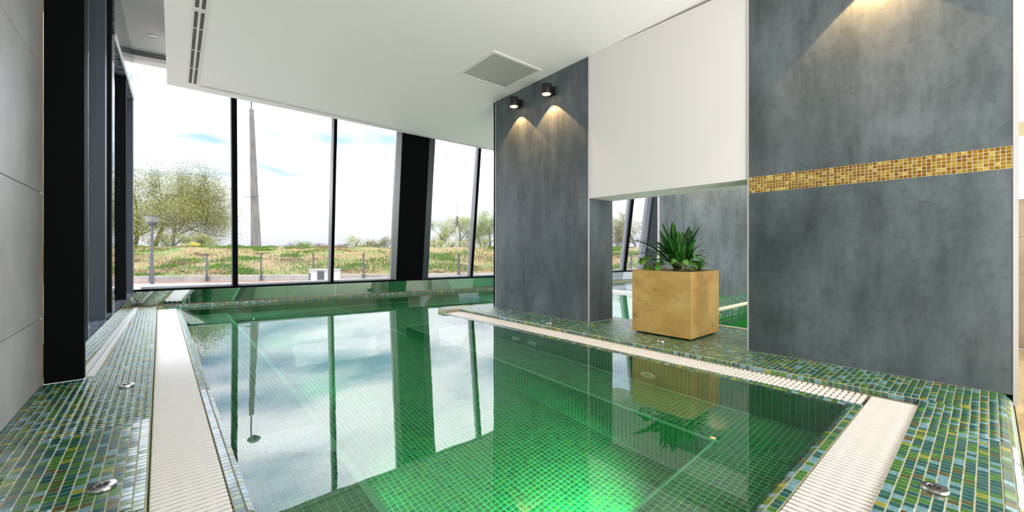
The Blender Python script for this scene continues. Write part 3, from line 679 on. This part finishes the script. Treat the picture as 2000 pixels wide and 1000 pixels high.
# hall to the right of the big wall
fh = MB().box(-1.0, 9, -3.2, -.115, -.4, -.082).build('floor_hall', M_dark, kind='structure')
M_plank = mat('travertine_plank', (.5, .38, .2), .5)
n1 = noise_tex(M_plank, 3, 8, (.6, 3, 1), .65); oi = node(M_plank, 'ShaderNodeObjectInfo')
cc_ = ramp(M_plank, n1, [(.3, (.30, .20, .09)), (.5, (.52, .39, .20)), (.7, (.64, .50, .30))])
link(M_plank, mix(M_plank, cc_, ramp(M_plank, oi.outputs['Random'], [(0, (.72, .72, .72)), (1, (1.1, 1.1, 1.1))]), .8, 'MULTIPLY'), bsdf(M_plank).inputs['Base Color'])
for i in range(9):
    for j in range(5):
        x0 = 1.5 + j * 1.2 + (i % 2) * .5; y1 = -.118 - i * .2
        MB().rbox(x0 + .002, x0 + 1.196, y1 - .197, y1, -.085, -.07, .002).build('plank', M_plank, fh)
M_btile = mat('brown_stone', (.24, .17, .11), .45)
link(M_btile, ramp(M_btile, noise_tex(M_btile, 2.5, 8, rough=.65), [(.3, (.17, .11, .065)), (.7, (.36, .27, .19))]), bsdf(M_btile).inputs['Base Color'])
wf = MB().box(7.02, 7.2, -3.2, -.02, -.1, 3.7).build('wall_hall', M_white, kind='structure')
for y0 in (-.62, -1.22, -1.82, -2.42):
    for z0 in (-.06, .34, .74, 1.14): MB().rbox(7.0, 7.02, y0 + .003, y0 + .597, z0 + .003, z0 + .397, .002).build('tile', M_btile, wf)
MB().box(6.98, 7.03, -3.1, -.02, 2.22, 2.36).build('beam', mat('beige_paint', (.42, .35, .22), .6), wf)
MB().box(7.005, 7.02, -3.1, -.02, 1.545, 2.22).build('frosted_panel', mat('frosted_glass', (.66, .74, .70), .3), wf)

# ------------------------------------------------------------------ planter + plants
PXa, PXb, PYa, PYb = 4.385, 5.10, 2.114, 2.841
pl = thing('planter_box', 'large square gold planter with mottled patina standing on the mosaic deck', 'planter', (4.74, 2.48, .004))
b = MB(); T = .03
b.box(PXa, PXb, PYa, PYa + T, .022, .756); b.box(PXa, PXb, PYb - T, PYb, .022, .756); b.box(PXa, PXa + T, PYa + T, PYb - T, .022, .756); b.box(PXb - T, PXb, PYa + T, PYb - T, .022, .756); b.box(PXa + T, PXb - T, PYa + T, PYb - T, .022, .05)
b.build('box', M_planter, pl)
MB().box(PXa + .04, PXb - .04, PYa + .04, PYb - .04, .004, .022).build('plinth', M_black, pl)
sm = MB(); rnd = random.Random(3); n = 14
sv = [(PXa + T + (PXb - PXa - 2 * T) * i / n, PYa + T + (PYb - PYa - 2 * T) * j / n, .735 + rnd.uniform(-.008, .012)) for i in range(n + 1) for j in range(n + 1)]
sm.add(sv, [(i * (n + 1) + j, (i + 1) * (n + 1) + j, (i + 1) * (n + 1) + j + 1, i * (n + 1) + j + 1) for i in range(n) for j in range(n)])
so_ = sm.build('soil', M_soil, pl, True)

RIGHT = Vector((cT, -sT, 0)); FWD = Vector((sT, cT, 0)); PC = Vector((4.74, 2.48, 0))
def lp(r_, f_, z): return PC + RIGHT * r_ + FWD * f_ + Vector((0, 0, z))
def blade(parent, base, tip, width, sag, mats, name='leaf', segs=7):
    base, tip = Vector(base), Vector(tip); d = tip - base; ln = d.length
    side = d.cross(Vector((0, 0, 1)));
    if side.length < .02: side = d.cross(FWD)
    side.normalize()
    toC = (Vector((0, 0, 1.0)) - base).normalized()
    nrm = side.cross(d).normalized()
    if nrm.z < 0: nrm = -nrm
    vs = []; fs = []; mi = []
    for i in range(segs + 1):
        u = i / segs; p = base + d * u + Vector((0, 0, 1)) * sag * math.sin(math.pi * u) * ln
        w_ = width * (math.sin(math.pi * (u * .86 + .12)) ** .75) * (1 if u < .999 else .12)
        for c_, k in ((-1, .30), (-.22, .0), (.22, .0), (1, .30)):
            vs.append(p + side * c_ * w_ / 2 + nrm * k * w_ * .5)
    for i in range(segs):
        for c_ in range(3):
            fs.append((i * 4 + c_, i * 4 + c_ + 1, (i + 1) * 4 + c_ + 1, (i + 1) * 4 + c_)); mi.append(1 if c_ == 1 else 0)
    b = MB(); b.add(vs, fs); b.m = mi
    return b.build(name, mats, parent, True, fix=False)
dr = thing('dracaena_plant', 'bushy dracaena with long dark green striped leaves growing in the gold planter', 'plant', tuple(lp(0, 0, .74)))
stems = [((-.0, .02), .80), ((.12, -.02), .82), ((.05, .1), .78), ((.02, -.08), .77)]
for (r_, f_), zt in stems:
    MB().tube([lp(r_, f_, .73), lp(r_ * 1.02, f_, .78), lp(r_, f_, zt + .06)], [.016, .014, .012], 8).build('stem', M_stem, dr, True)
tips = [(1225, 468, -.05), (1254, 467, .1), (1270, 465, .05), (1281, 451, -.1), (1291, 435, 0), (1301, 423, .05), (1310, 433, -.05), (1300, 470, .2), (1350, 441, .05), (1354, 440, -.08), (1358, 450, .1), (1367, 441, -.02), (1366, 461, .15),
        (1375, 466, -.08), (1375, 490, -.05), (1385, 496, .0), (1380, 518, -.12), (1318, 452, -.12), (1325, 478, -.2), (1262, 492, -.2), (1285, 505, -.22), (1282, 497, -.25), (1345, 468, -.2), (1340, 462, .0), (1270, 480, .25), (1328, 455, .12), (1240, 500, .2), (1362, 520, -.28), (1300, 490, -.28),
        (1318, 440, .0), (1335, 490, -.3), (1355, 500, -.25), (1292, 460, -.18), (1276, 470, -.02), (1345, 452, .2), (1372, 505, .1), (1310, 470, -.25), (1330, 470, .2), (1258, 510, -.15), (1392, 505, .2)]
for k, (px_, py_, f_) in enumerate(tips):
    r_ = (px_ - 1318) / 160; z = 1 + (488 - py_) / 160
    s0 = 1 if r_ > .10 else 0
    if f_ < -.15 or z < .95: s0 = (3 if r_ < .08 else 1)
    (sr, sf), zt = stems[s0]; h = rnd.uniform(-.02, .05)
    blade(dr, lp(sr + rnd.uniform(-.012, .012), sf + rnd.uniform(-.012, .012), zt + h), lp(r_, f_, z), rnd.uniform(.080, .108), .06 + .06 * rnd.random() if z > 1.0 else .16, [M_leaf, M_leafc])
def round_plant(name, label, cr_, cf_, n, spread, seed):
    rr = random.Random(seed); r = thing(name, label, 'plant', tuple(lp(cr_, cf_, .74)))
    for k in range(n):
        a = rr.uniform(0, 6.28); q = spread * math.sqrt(rr.random()); z = .80 + rr.uniform(-.02, .13) ; p = lp(cr_ + q * math.cos(a), cf_ + q * math.sin(a), z)
        s_ = rr.uniform(.026, .038); nr = Vector((rr.uniform(-.6, .6), rr.uniform(-1, .2), rr.uniform(.4, 1))).normalized(); u = nr.orthogonal().normalized(); v = nr.cross(u)
        vs = [p + nr * .006] + [p + u * s_ * 1.15 * math.cos(t_) + v * s_ * math.sin(t_) - nr * .004 for t_ in [2 * math.pi * i / 10 for i in range(10)]]
        lf = MB().add(vs, [(0, i + 1, (i + 1) % 10 + 1) for i in range(10)]).build('leaf', M_leafr, r, True, fix=False)
        MB().tube([lp(cr_ + rr.uniform(-.02, .02), cf_, .735), lp(cr_ + q * .5 * math.cos(a), cf_ + q * .5 * math.sin(a), (z + .74) / 2 + .02), p - nr * .002], .0035, 5).build('leaf_stem', M_stem, r)
round_plant('peperomia_plant', 'small round-leaved light green plant at the left corner of the gold planter', -.30, -.03, 20, .15, 5)
round_plant('peperomia_plant', 'small round-leaved light green plant at the right corner of the gold planter', .30, .0, 12, .11, 9)
round_plant('peperomia_plant', 'low round-leaved plant at the front rim under the dracaena', .03, -.24, 14, .16, 12)

# ------------------------------------------------------------------ OUTDOORS
GZ = -.6
FA = (-17.7, 20.06); FS = (2.467, .389)              # fence: first post and step between posts (right, ahead) in metres
def fpt(i, off=0, z=0):                               # a point on the fence line, off metres beyond it
    l = math.hypot(*FS); return E(FA[0] + FS[0] * i - off * FS[1] / l, FA[1] + FS[1] * i + off * FS[0] / l, z)
M_asph = mat('pale_asphalt', (.42, .37, .32), .9)
link(M_asph, ramp(M_asph, noise_tex(M_asph, 4, 8), [(.3, (.23, .20, .17)), (.7, (.32, .285, .25))]), bsdf(M_asph).inputs['Base Color'])
q = [fpt(-14, .0, 0), fpt(14, .0, 0)]
rd = MB(); f0, f1 = fac(-.7, -.33, 0), fac(15, -.33, 0); rd.add([(-30, -3, GZ), (-1.1, -3, GZ), (-1.1, f0.y, GZ), (f1.x, f1.y, GZ), (40, f1.y, GZ), fpt(16, .3, GZ), fpt(-14, .3, GZ)], [(0, 1, 2, 6), (2, 3, 4, 5, 6)]); rd.build('road', M_asph, kind='structure', fix=False)
M_conc = mat('pale_concrete', (.55, .52, .46), .9)
link(M_conc, ramp(M_conc, noise_tex(M_conc, 1.2, 8, (1, 1, 2)), [(.3, (.23, .21, .18)), (.7, (.36, .34, .31))]), bsdf(M_conc).inputs['Base Color'])
kb = MB(); kb.hexa([fpt(-14, .1, GZ), fpt(16, .1, GZ), fpt(16, .35, GZ), fpt(-14, .35, GZ), fpt(-14, .1, -.30), fpt(16, .1, -.30), fpt(16, .35, -.30), fpt(-14, .35, -.30)]); kb.build('kerb', M_conc, kind='structure')
vg = MB(); vg.hexa([fpt(-14, -.55, GZ), fpt(16, -.55, GZ), fpt(16, .1, GZ), fpt(-14, .1, GZ), fpt(-14, -.55, GZ + .02), fpt(16, -.55, GZ + .02), fpt(16, .1, GZ + .03), fpt(-14, .1, GZ + .03)])
vg.build('ground_verge', mat('leaf_litter', (.17, .085, .05), .95), kind='structure')
# grassy bank
M_bank = mat('bank_earth', (.4, .3, .15), .95, spec=.1)
n1 = noise_tex(M_bank, .35, 8, rough=.7); n2 = noise_tex(M_bank, 2.5, 8, rough=.7)
bc = ramp(M_bank, n1, [(.38, (.17, .115, .065)), (.50, (.165, .125, .055)), (.60, (.085, .125, .028))])
link(M_bank, mix(M_bank, bc, ramp(M_bank, n2, [(.3, (.6, .6, .6)), (.7, (1.3, 1.3, 1.3))]), .7, 'MULTIPLY'), bsdf(M_bank).inputs['Base Color'])
rb = random.Random(11); NI, NJ = 90, 26; bv = []
offs = [.3 + 12.2 * (j / 18) ** 1.0 if j <= 18 else 12.5 + (j - 18) ** 2 * 4 for j in range(NJ)]
def bankz(i, d):
    u = min(1, d / 9.5); s = u * u * (3 - 2 * u)
    return -.34 + 1.5 * (0.55 * u + .45 * s) + (.10 * math.sin(i * 1.7) * math.sin(d * .6) + .05 * math.sin(i * 5.1 + d)) * min(1, d / 3) * (1 if d < 14 else 0)
for a in range(NI + 1):
    i = -12 + a * 34 / NI
    for d in offs: bv.append(fpt(i, d, bankz(i, d)))
bf = [(a * NJ + j, (a + 1) * NJ + j, (a + 1) * NJ + j + 1, a * NJ + j + 1) for a in range(NI) for j in range(NJ - 1)]
bank = MB().add(bv, bf).build('ground_bank', M_bank, None, True, kind='structure')
lst = MB(); lst.add([fpt(-60, 180, 1.0), fpt(80, 180, 1.0), fpt(80, 900, 1.2), fpt(-60, 900, 1.2)], [(0, 1, 2, 3)]); lst.build('ground_far', M_bank, kind='structure', fix=False)
pth = MB(); pth.hexa([fpt(-12, 11.5, 1.10), fpt(21, 11.5, 1.10), fpt(21, 14.5, 1.14), fpt(-12, 14.5, 1.14), fpt(-12, 11.5, 1.19), fpt(21, 11.5, 1.19), fpt(21, 14.5, 1.21), fpt(-12, 14.5, 1.21)]); pth.build('path', mat('gravel_path', (.30, .26, .20), .95), kind='structure')
def grass(name, n, cols, label, thr, seed, hh):
    rg = random.Random(seed); vs = []; fs = []
    cl = [(rg.uniform(-6, 18), rg.uniform(.5, 11), rg.uniform(.25, .9)) for _ in range(thr)]
    for k in range(n):
        ci, cd_, cr_ = rg.choice(cl); i = ci + rg.gauss(0, cr_) * .45; d = cd_ + rg.gauss(0, cr_) * .6
        if d < .4 or d > 12: continue
        p = Vector(fpt(i, d, bankz(i, d) - .02)); a = rg.uniform(0, 3.14); ww = rg.uniform(.02, .05); h = rg.uniform(.4, 1) * hh
        u = Vector((math.cos(a), math.sin(a), 0)) * ww; tp = p + Vector((rg.uniform(-.1, .1), rg.uniform(-.1, .1), h))
        b0 = len(vs); vs += [p - u, p + u, tp]; fs.append((b0, b0 + 1, b0 + 2))
    m = mat(name, cols[0], .9, spec=.1); ge = node(m, 'ShaderNodeNewGeometry'); link(m, ramp(m, ge.outputs['Random Per Island'], [(0, cols[0]), (1, cols[1])]), bsdf(m).inputs['Base Color'])
    o = MB().add(vs, fs).build(name, m, fix=False); o['kind'] = 'stuff'; tag(o, label, 'grass'); return o
grass('green_grass', 26000, ((.055, .14, .015), (.11, .19, .03)), 'fresh green grass tufts scattered over the bank beyond the fence', 95, 21, .22)
grass('dry_grass', 22000, ((.15, .105, .05), (.23, .165, .08)), 'dry straw coloured grass covering the bank between the green tufts', 170, 22, .16)

rl = random.Random(4); fl = MB()
for cxy in (-17.6, -13.9, -13.3, -9.2, -4.6):
    for k in range(26):
        a_ = Vector(E(cxy + rl.gauss(0, .35), 18.4 + rl.gauss(0, .25), GZ + .012)); u_ = Vector((rl.uniform(-1, 1), rl.uniform(-1, 1), .2)) * .06; v_ = Vector((-u_.y, u_.x, .05)) * .7
        fl.add([a_ - u_, a_ + v_, a_ + u_, a_ - v_], [(0, 1, 2, 3)])
fo = fl.build('fallen_leaves', mat('orange_leaf', (.45, .17, .03), .8), fix=False); fo['kind'] = 'stuff'; tag(fo, 'orange fallen leaves in small drifts on the asphalt before the fence', 'leaves')
# fence
fence = thing('mesh_fence', 'dark grey wire mesh fence with slim posts in front of the grassy bank', 'fence', fpt(3, 0, GZ))
M_fence = mat('fence_grey', (.05, .055, .06), .6)
for i in range(-3, 15):
    b = MB(); p = fpt(i, 0, 0)
    b.box(p[0] - .035, p[0] + .035, p[1] - .035, p[1] + .035, GZ, .83); b.box(p[0] - .06, p[0] + .06, p[1] - .06, p[1] + .06, GZ, -.28)
    b.build('post', M_fence, fence)
wv = MB()
for i in range(-3, 14):
    for k in range(1, 25):
        p = fpt(i + k / 25, 0, 0); wv.box(p[0] - .004, p[0] + .004, p[1] - .004, p[1] + .004, -.28, .76)
    for z in (-.25, .1, .45, .74):
        wv.tube([fpt(i, 0, z), fpt(i + 1, 0, z)], .004, 4)
wo_ = wv.build('wire_mesh', M_fence, fence, fix=False); wo_['kind'] = 'stuff'

# street lamp with a glass funnel
sl = thing('street_lamp', 'grey street lamp with funnel shaped glass head in front of the fence', 'street lamp', E(-16.78, 19.1, GZ))
lx, ly, _ = E(-16.78, 19.1, 0); M_lampg = mat('lamp_post_grey', (.07, .073, .078), .6, spec=.3)
MB().tube([(lx, ly, GZ), (lx, ly, .4), (lx, ly, 2.1)], [.075, .06, .05], 12).build('pole', M_lampg, sl, True)
hd = MB().lathe((lx, ly, 2.1), [(.05, 0), (.07, .02), (.19, .17), (.19, .19), (.04, .20)], 20).build('head', M_lampg, sl, True)
MB().lathe((lx, ly, 2.28), [(.05, 0), (.05, .28)], 10).build('lamp_tube', M_lampg, hd)
M_dif = mat('lamp_glass', (.75, .78, .76), .1); bsdf(M_dif).inputs['Transmission Weight'].default_value = .85
MB().lathe((lx, ly, 2.29), [(.19, 0), (.30, .26), (.31, .28), (.29, .27), (.18, .01)], 24).build('glass_funnel', M_dif, hd, True)
MB().lathe((lx, ly, 2.56), [(.32, 0), (.32, .025), (.02, .04)], 24).build('cap', M_lampg, sl, True)

# tall concrete utility pole
up = thing('utility_pole', 'tall tapering concrete utility pole on top of the grassy bank', 'pole', E(-23.1, 37, 1.1))
M_pole = mat('weathered_concrete', (.30, .28, .25), .9)
link(M_pole, ramp(M_pole, noise_tex(M_pole, 2, 8, (3, 3, .5)), [(.3, (.10, .09, .08)), (.7, (.19, .175, .16))]), bsdf(M_pole).inputs['Base Color'])
b = MB(); zs = [1.0, 5, 9, 13.7]; hw = [.30, .235, .185, .135]
pts = []
for z, h_ in zip(zs, hw):
    rx = -23.1 - (z - 1) * .034
    for sx_, sy_ in ((-1, -1), (1, -1), (1, 1), (-1, 1)): pts.append(E(rx + sx_ * h_, 37 + sy_ * h_, z))
fs = [tuple(k * 4 + j for j in (0, 1, 2, 3)) for k in (0, 3)]
for k in range(3): fs += [(k * 4 + j, k * 4 + (j + 1) % 4, (k + 1) * 4 + (j + 1) % 4, (k + 1) * 4 + j) for j in range(4)]
b.add(pts, fs).build('shaft', M_pole, up)
b = MB(); b.tube([E(-23.9, 36.65, 5.76), E(-22.6, 36.65, 5.80)], .03, 6); b.build('crossbar', M_fence, up)
b = MB(); b.tube([E(-23.54, 37, 13.6), E(-23.54, 37, 15.9)], .06, 8); b.build('top_rod', M_lampg, up)
b = MB(); q = E(-23.3, 37, 15.9); b.lathe(q, [(.1, -.25), (.42, -.05), (.55, .1), (.40, .35), (.1, .42)], 16); b.build('siren_head', M_lampg, up, True)
ms = thing('lattice_mast', 'slim grey mast in front of the pale trees beyond the bank', 'mast', E(-6.02, 45, 1.1))
MB().tube([E(-6.02, 45, 1.1), E(-6.02, 45, 3.6)], [.14, .12], 8).build('lower_shaft', M_conc, ms); MB().tube([E(-6.02, 45, 3.6), E(-6.02, 45, 6.0)], [.12, .09], 8).build('upper_shaft', M_lampg, ms)

# outdoor heat pump unit
hp = thing('heat_pump', 'white outdoor heat pump box with dark grille standing on the asphalt', 'heat pump', E(-7.42, 16, GZ))
def hb(r0, r1, f0, f1, z0, z1): return MB().hexa([E(r0, f0, z0), E(r1, f0, z0), E(r1, f1, z0), E(r0, f1, z0), E(r0, f0, z1), E(r1, f0, z1), E(r1, f1, z1), E(r0, f1, z1)])
M_hp = mat('white_metal', (.42, .42, .42), .4)
hb(-7.94, -6.9, 16, 16.45, GZ + .06, .21).build('casing', M_hp, hp); hb(-7.97, -6.87, 15.97, 16.48, .21, .235).build('lid', M_hp, hp)
hb(-7.60, -7.34, 15.985, 16.0, -.45, .17).build('grille', M_fence, hp)
for k in range(8): hb(-7.60, -7.34, 15.975, 15.99, -.43 + k * .075, -.40 + k * .075).build('grille_slat', M_lampg, hp)
hb(-7.93, -7.87, 15.985, 16.0, -.5, .1).build('side_stripe', M_lampg, hp)
for r_ in (-7.8, -7.1): hb(r_ - .05, r_ + .05, 16.02, 16.43, GZ, GZ + .06).build('foot', M_fence, hp)

# trees and shrubs
M_bark = mat('bark', (.11, .09, .075), .9); M_bark2 = mat('pale_bark', (.20, .18, .16), .9)
def leafmat(name, a, b_):
    m = mat(name, a, .8, spec=.15); ge = node(m, 'ShaderNodeNewGeometry'); link(m, ramp(m, ge.outputs['Random Per Island'], [(0, a), (1, b_)]), bsdf(m).inputs['Base Color'])
    tl = bsdf(m); tl.inputs['Subsurface Weight'].default_value = 0
    return m
ML = [leafmat('spring_leaves', (.15, .17, .03), (.27, .28, .08)), leafmat('olive_leaves', (.11, .12, .03), (.20, .205, .065)), leafmat('green_leaves', (.08, .13, .025), (.15, .20, .05)), leafmat('yellow_blossom', (.40, .33, .04), (.52, .44, .08)), leafmat('bare_twigs', (.15, .13, .115), (.24, .22, .20))]
def tree(name, label, right, fwd, height, spread, nleaf, m, seed, leaf=.2, z0=1.05, trunk=.3, bark=M_bark, lean=0, crown0=.18, cat='tree', group=None, levels=4, fluff=.065):
    rt = random.Random(seed); base = Vector(E(right, fwd, z0)); r = thing(name, label, cat, tuple(base), group)
    tm = MB(); br = MB(); ends = []
    def grow(p, d, ln, rad, lv, mb):
        pts = [p]; q = Vector(p); dd = Vector(d)
        for k in range(3):
            dd = (dd + Vector((rt.gauss(0, .13), rt.gauss(0, .13), rt.gauss(.03, .08)))).normalized(); q = q + dd * ln / 3; pts.append(q.copy())
        mb.tube(pts, [rad, rad * .85, rad * .72, rad * .55], 5 if lv > 1 else 7, caps=False)
        if lv >= 1: ends.extend(pts[1:])
        if lv >= levels: return
        for k in range(6 if lv == 0 else rt.choice((3, 3, 4)) if lv < 3 else 2):
            a = rt.uniform(0, 6.28); tilt = rt.uniform(.45, 1.05)
            u = dd.orthogonal().normalized(); v = dd.cross(u)
            nd = (dd * math.cos(tilt) + (u * math.cos(a) + v * math.sin(a)) * math.sin(tilt)); nd.z += .02 if lv else -.12
            nd.x *= spread; nd.y *= spread; nd.normalize()
            grow(pts[rt.choice((1, 2, 3))], nd, ln * rt.uniform(.55, .82), rad * .48, lv + 1, br)
    grow(base, Vector((lean, 0, 1)).normalized(), height * .34, trunk, 0, tm)
    # scale so that the crown reaches the wanted height
    top = max(p.z for p in ends) - z0; k_ = height / top
    for mb in (tm, br): mb.v = [(base.x + (x - base.x) * k_, base.y + (y - base.y) * k_, z0 + (z - z0) * k_) for x, y, z in mb.v]
    ends = [base + (p - base) * k_ for p in ends]
    tm.build('trunk', bark, r, True, fix=False); br.build('branches', bark, r, True, fix=False)
    vs = []; fs = []
    for k in range(nleaf):
        p = rt.choice(ends) + Vector((rt.gauss(0, 1), rt.gauss(0, 1), rt.gauss(-.4, 1))) * height * fluff
        if p.z < z0 + .1: continue
        u = Vector((rt.uniform(-1, 1), rt.uniform(-1, 1), rt.uniform(-1, 1))).normalized() * leaf * rt.uniform(.5, 1); v = u.orthogonal().normalized() * leaf * rt.uniform(.25, .5)
        b0 = len(vs); vs += [p - u / 2, p + v / 2, p + u / 2, p - v / 2]; fs.append((b0, b0 + 1, b0 + 2, b0 + 3))
    o = MB().add(vs, fs).build('foliage', m, r, fix=False); o['kind'] = 'stuff'
    return r
def shrub(name, label, right, fwd, height, width, n, m, seed, leaf=.16, z0=1.05, group=None):
    rt = random.Random(seed); base = Vector(E(right, fwd, z0)); r = thing(name, label, 'shrub', tuple(base), group)
    st = MB(); vs = []; fs = []
    for k in range(9):
        a = rt.uniform(0, 6.28); st.tube([base, base + Vector((math.cos(a) * width * .2, math.sin(a) * width * .2, height * .4)), base + Vector((math.cos(a) * width * .38, math.sin(a) * width * .38, height * rt.uniform(.6, .85)))], [.05, .035, .015], 5)
    st.build('stems', M_bark, r, fix=False)
    lob = [(rt.uniform(-.5, .5) * width, rt.uniform(-.4, .4) * width, rt.uniform(.25, .75) * height, rt.uniform(.16, .26)) for _ in range(9)]
    for k in range(n):
        lx_, ly_, lz_, lr_ = rt.choice(lob); d = Vector((rt.gauss(0, 1), rt.gauss(0, 1), rt.gauss(0, 1))).normalized() * (rt.random() ** .4)
        p = base + Vector((lx_ + d.x * lr_ * width, ly_ + d.y * lr_ * width, max(.02, lz_ + d.z * lr_ * height * 1.6)))
        u = Vector((rt.uniform(-1, 1), rt.uniform(-1, 1), rt.uniform(-1, 1))).normalized() * leaf * rt.uniform(.5, 1); v = u.orthogonal().normalized() * leaf * .4
        b0 = len(vs); vs += [p - u / 2, p + v / 2, p + u / 2, p - v / 2]; fs.append((b0, b0 + 1, b0 + 2, b0 + 3))
    o = MB().add(vs, fs).build('foliage', m, r, fix=False); o['kind'] = 'stuff'; return r
Q = lambda px, Z: (px - 1000) / 800 * Z
tree('spring_tree', 'pale green spring tree beside the window corner, leftmost of the big clump', Q(262, 50), 50, 12.4, 1.15, 42000, ML[0], 1, .2, trunk=.2, levels=5)
tree('spring_tree', 'pale green spring tree in the middle of the big clump behind the street lamp', Q(300, 52), 52, 12.6, 1.15, 42000, ML[1], 2, .2, trunk=.2, levels=5)
tree('spring_tree', 'thin twiggy spring tree at the right end of the big clump', Q(338, 51), 51, 9.6, 1.1, 14000, ML[1], 3, .16, bark=M_bark2, trunk=.17, levels=5)
shrub('round_shrub', 'dense olive shrub at the foot of the big clump, right end', Q(385, 46), 46, 1.9, 3.2, 3600, ML[1], 4)
shrub('round_shrub', 'dense olive shrub at the foot of the big clump behind the street lamp', Q(335, 46), 46, 2.1, 3.2, 3600, ML[1], 5)
shrub('flowering_shrub', 'yellow flowering shrub at the foot of the big tree clump', Q(369, 43), 43, .75, 1.7, 1300, ML[3], 6, .12)
for k, (px_, Z_, h_, m_, lb) in enumerate(((862, 68, 5.8, 0, 'pale spring tree beyond the bank beside the dark steel column'), (896, 70, 7.2, 0, 'taller pale spring tree behind the slim grey mast'),
        (918, 66, 6.6, 1, 'olive spring tree just left of the last mullion'), (958, 60, 7.4, 2, 'greener spring tree beside the edge of the slate pillar'), (940, 72, 5.0, 4, 'bare grey tree between the last mullion and the pillar'),
        (1206, 62, 6.0, 1, 'spring tree seen left of the mullion behind the planter'), (1243, 64, 6.2, 1, 'spring tree seen right of the mullion behind the planter'), (1275, 64, 6.2, 4, 'bare tree hidden by the far dark column behind the planter'))):
    tree('spring_tree', lb, Q(px_, Z_), Z_, h_, 1.15, 8000 if m_ != 4 else 4500, ML[m_], 30 + k, .2, trunk=.13, levels=4, bark=M_bark2, fluff=.06)
for k, (px_, h_, w_, m_, lb) in enumerate(((575, 1.6, 3.4, 4, 'grey leafless distant shrub right of the utility pole'), (598, 2.0, 3.6, 2, 'green distant shrub left of the second mullion'), (627, 1.5, 3.4, 4, 'grey distant shrub just left of the second mullion'),
        (690, 3.2, 4.2, 0, 'pale green distant shrub right of the second mullion'), (714, 2.5, 3.6, 1, 'olive distant shrub in the middle of the third window'), (738, 2.9, 3.8, 1, 'olive distant shrub left of the dark steel column'), (755, 3.0, 3.4, 2, 'dark green distant shrub nearest the dark steel column'), (770, 3.2, 3.6, 4, 'grey distant shrub behind the dark steel column'),
        (665, 1.3, 3.4, 4, 'low grey distant shrub behind the second mullion'), (545, 1.0, 3.6, 4, 'low grey distant shrub beside the utility pole'), (440, 1.3, 3.6, 4, 'low grey distant shrub left of the first mullion'), (480, 1.2, 3.4, 4, 'low grey distant shrub right of the first mullion'), (725, 1.6, 3.4, 4, 'low grey distant shrub behind the olive ones'))):
    shrub('distant_shrub', lb, Q(px_, 88), 88, h_, w_, 900, ML[m_], 60 + k, .3)
for k, (px_, h_) in enumerate(((848, 1.5), (880, 1.4), (912, 1.5), (950, 1.6))):
    shrub('yellow_shrub', 'yellow green shrub under the pale trees, ' + ('nearest the dark column', 'left of the slim mast', 'right of the slim mast', 'beside the slate pillar')[k], Q(px_, 58), 58, h_, 2.6, 1100, ML[0], 90 + k, .18)
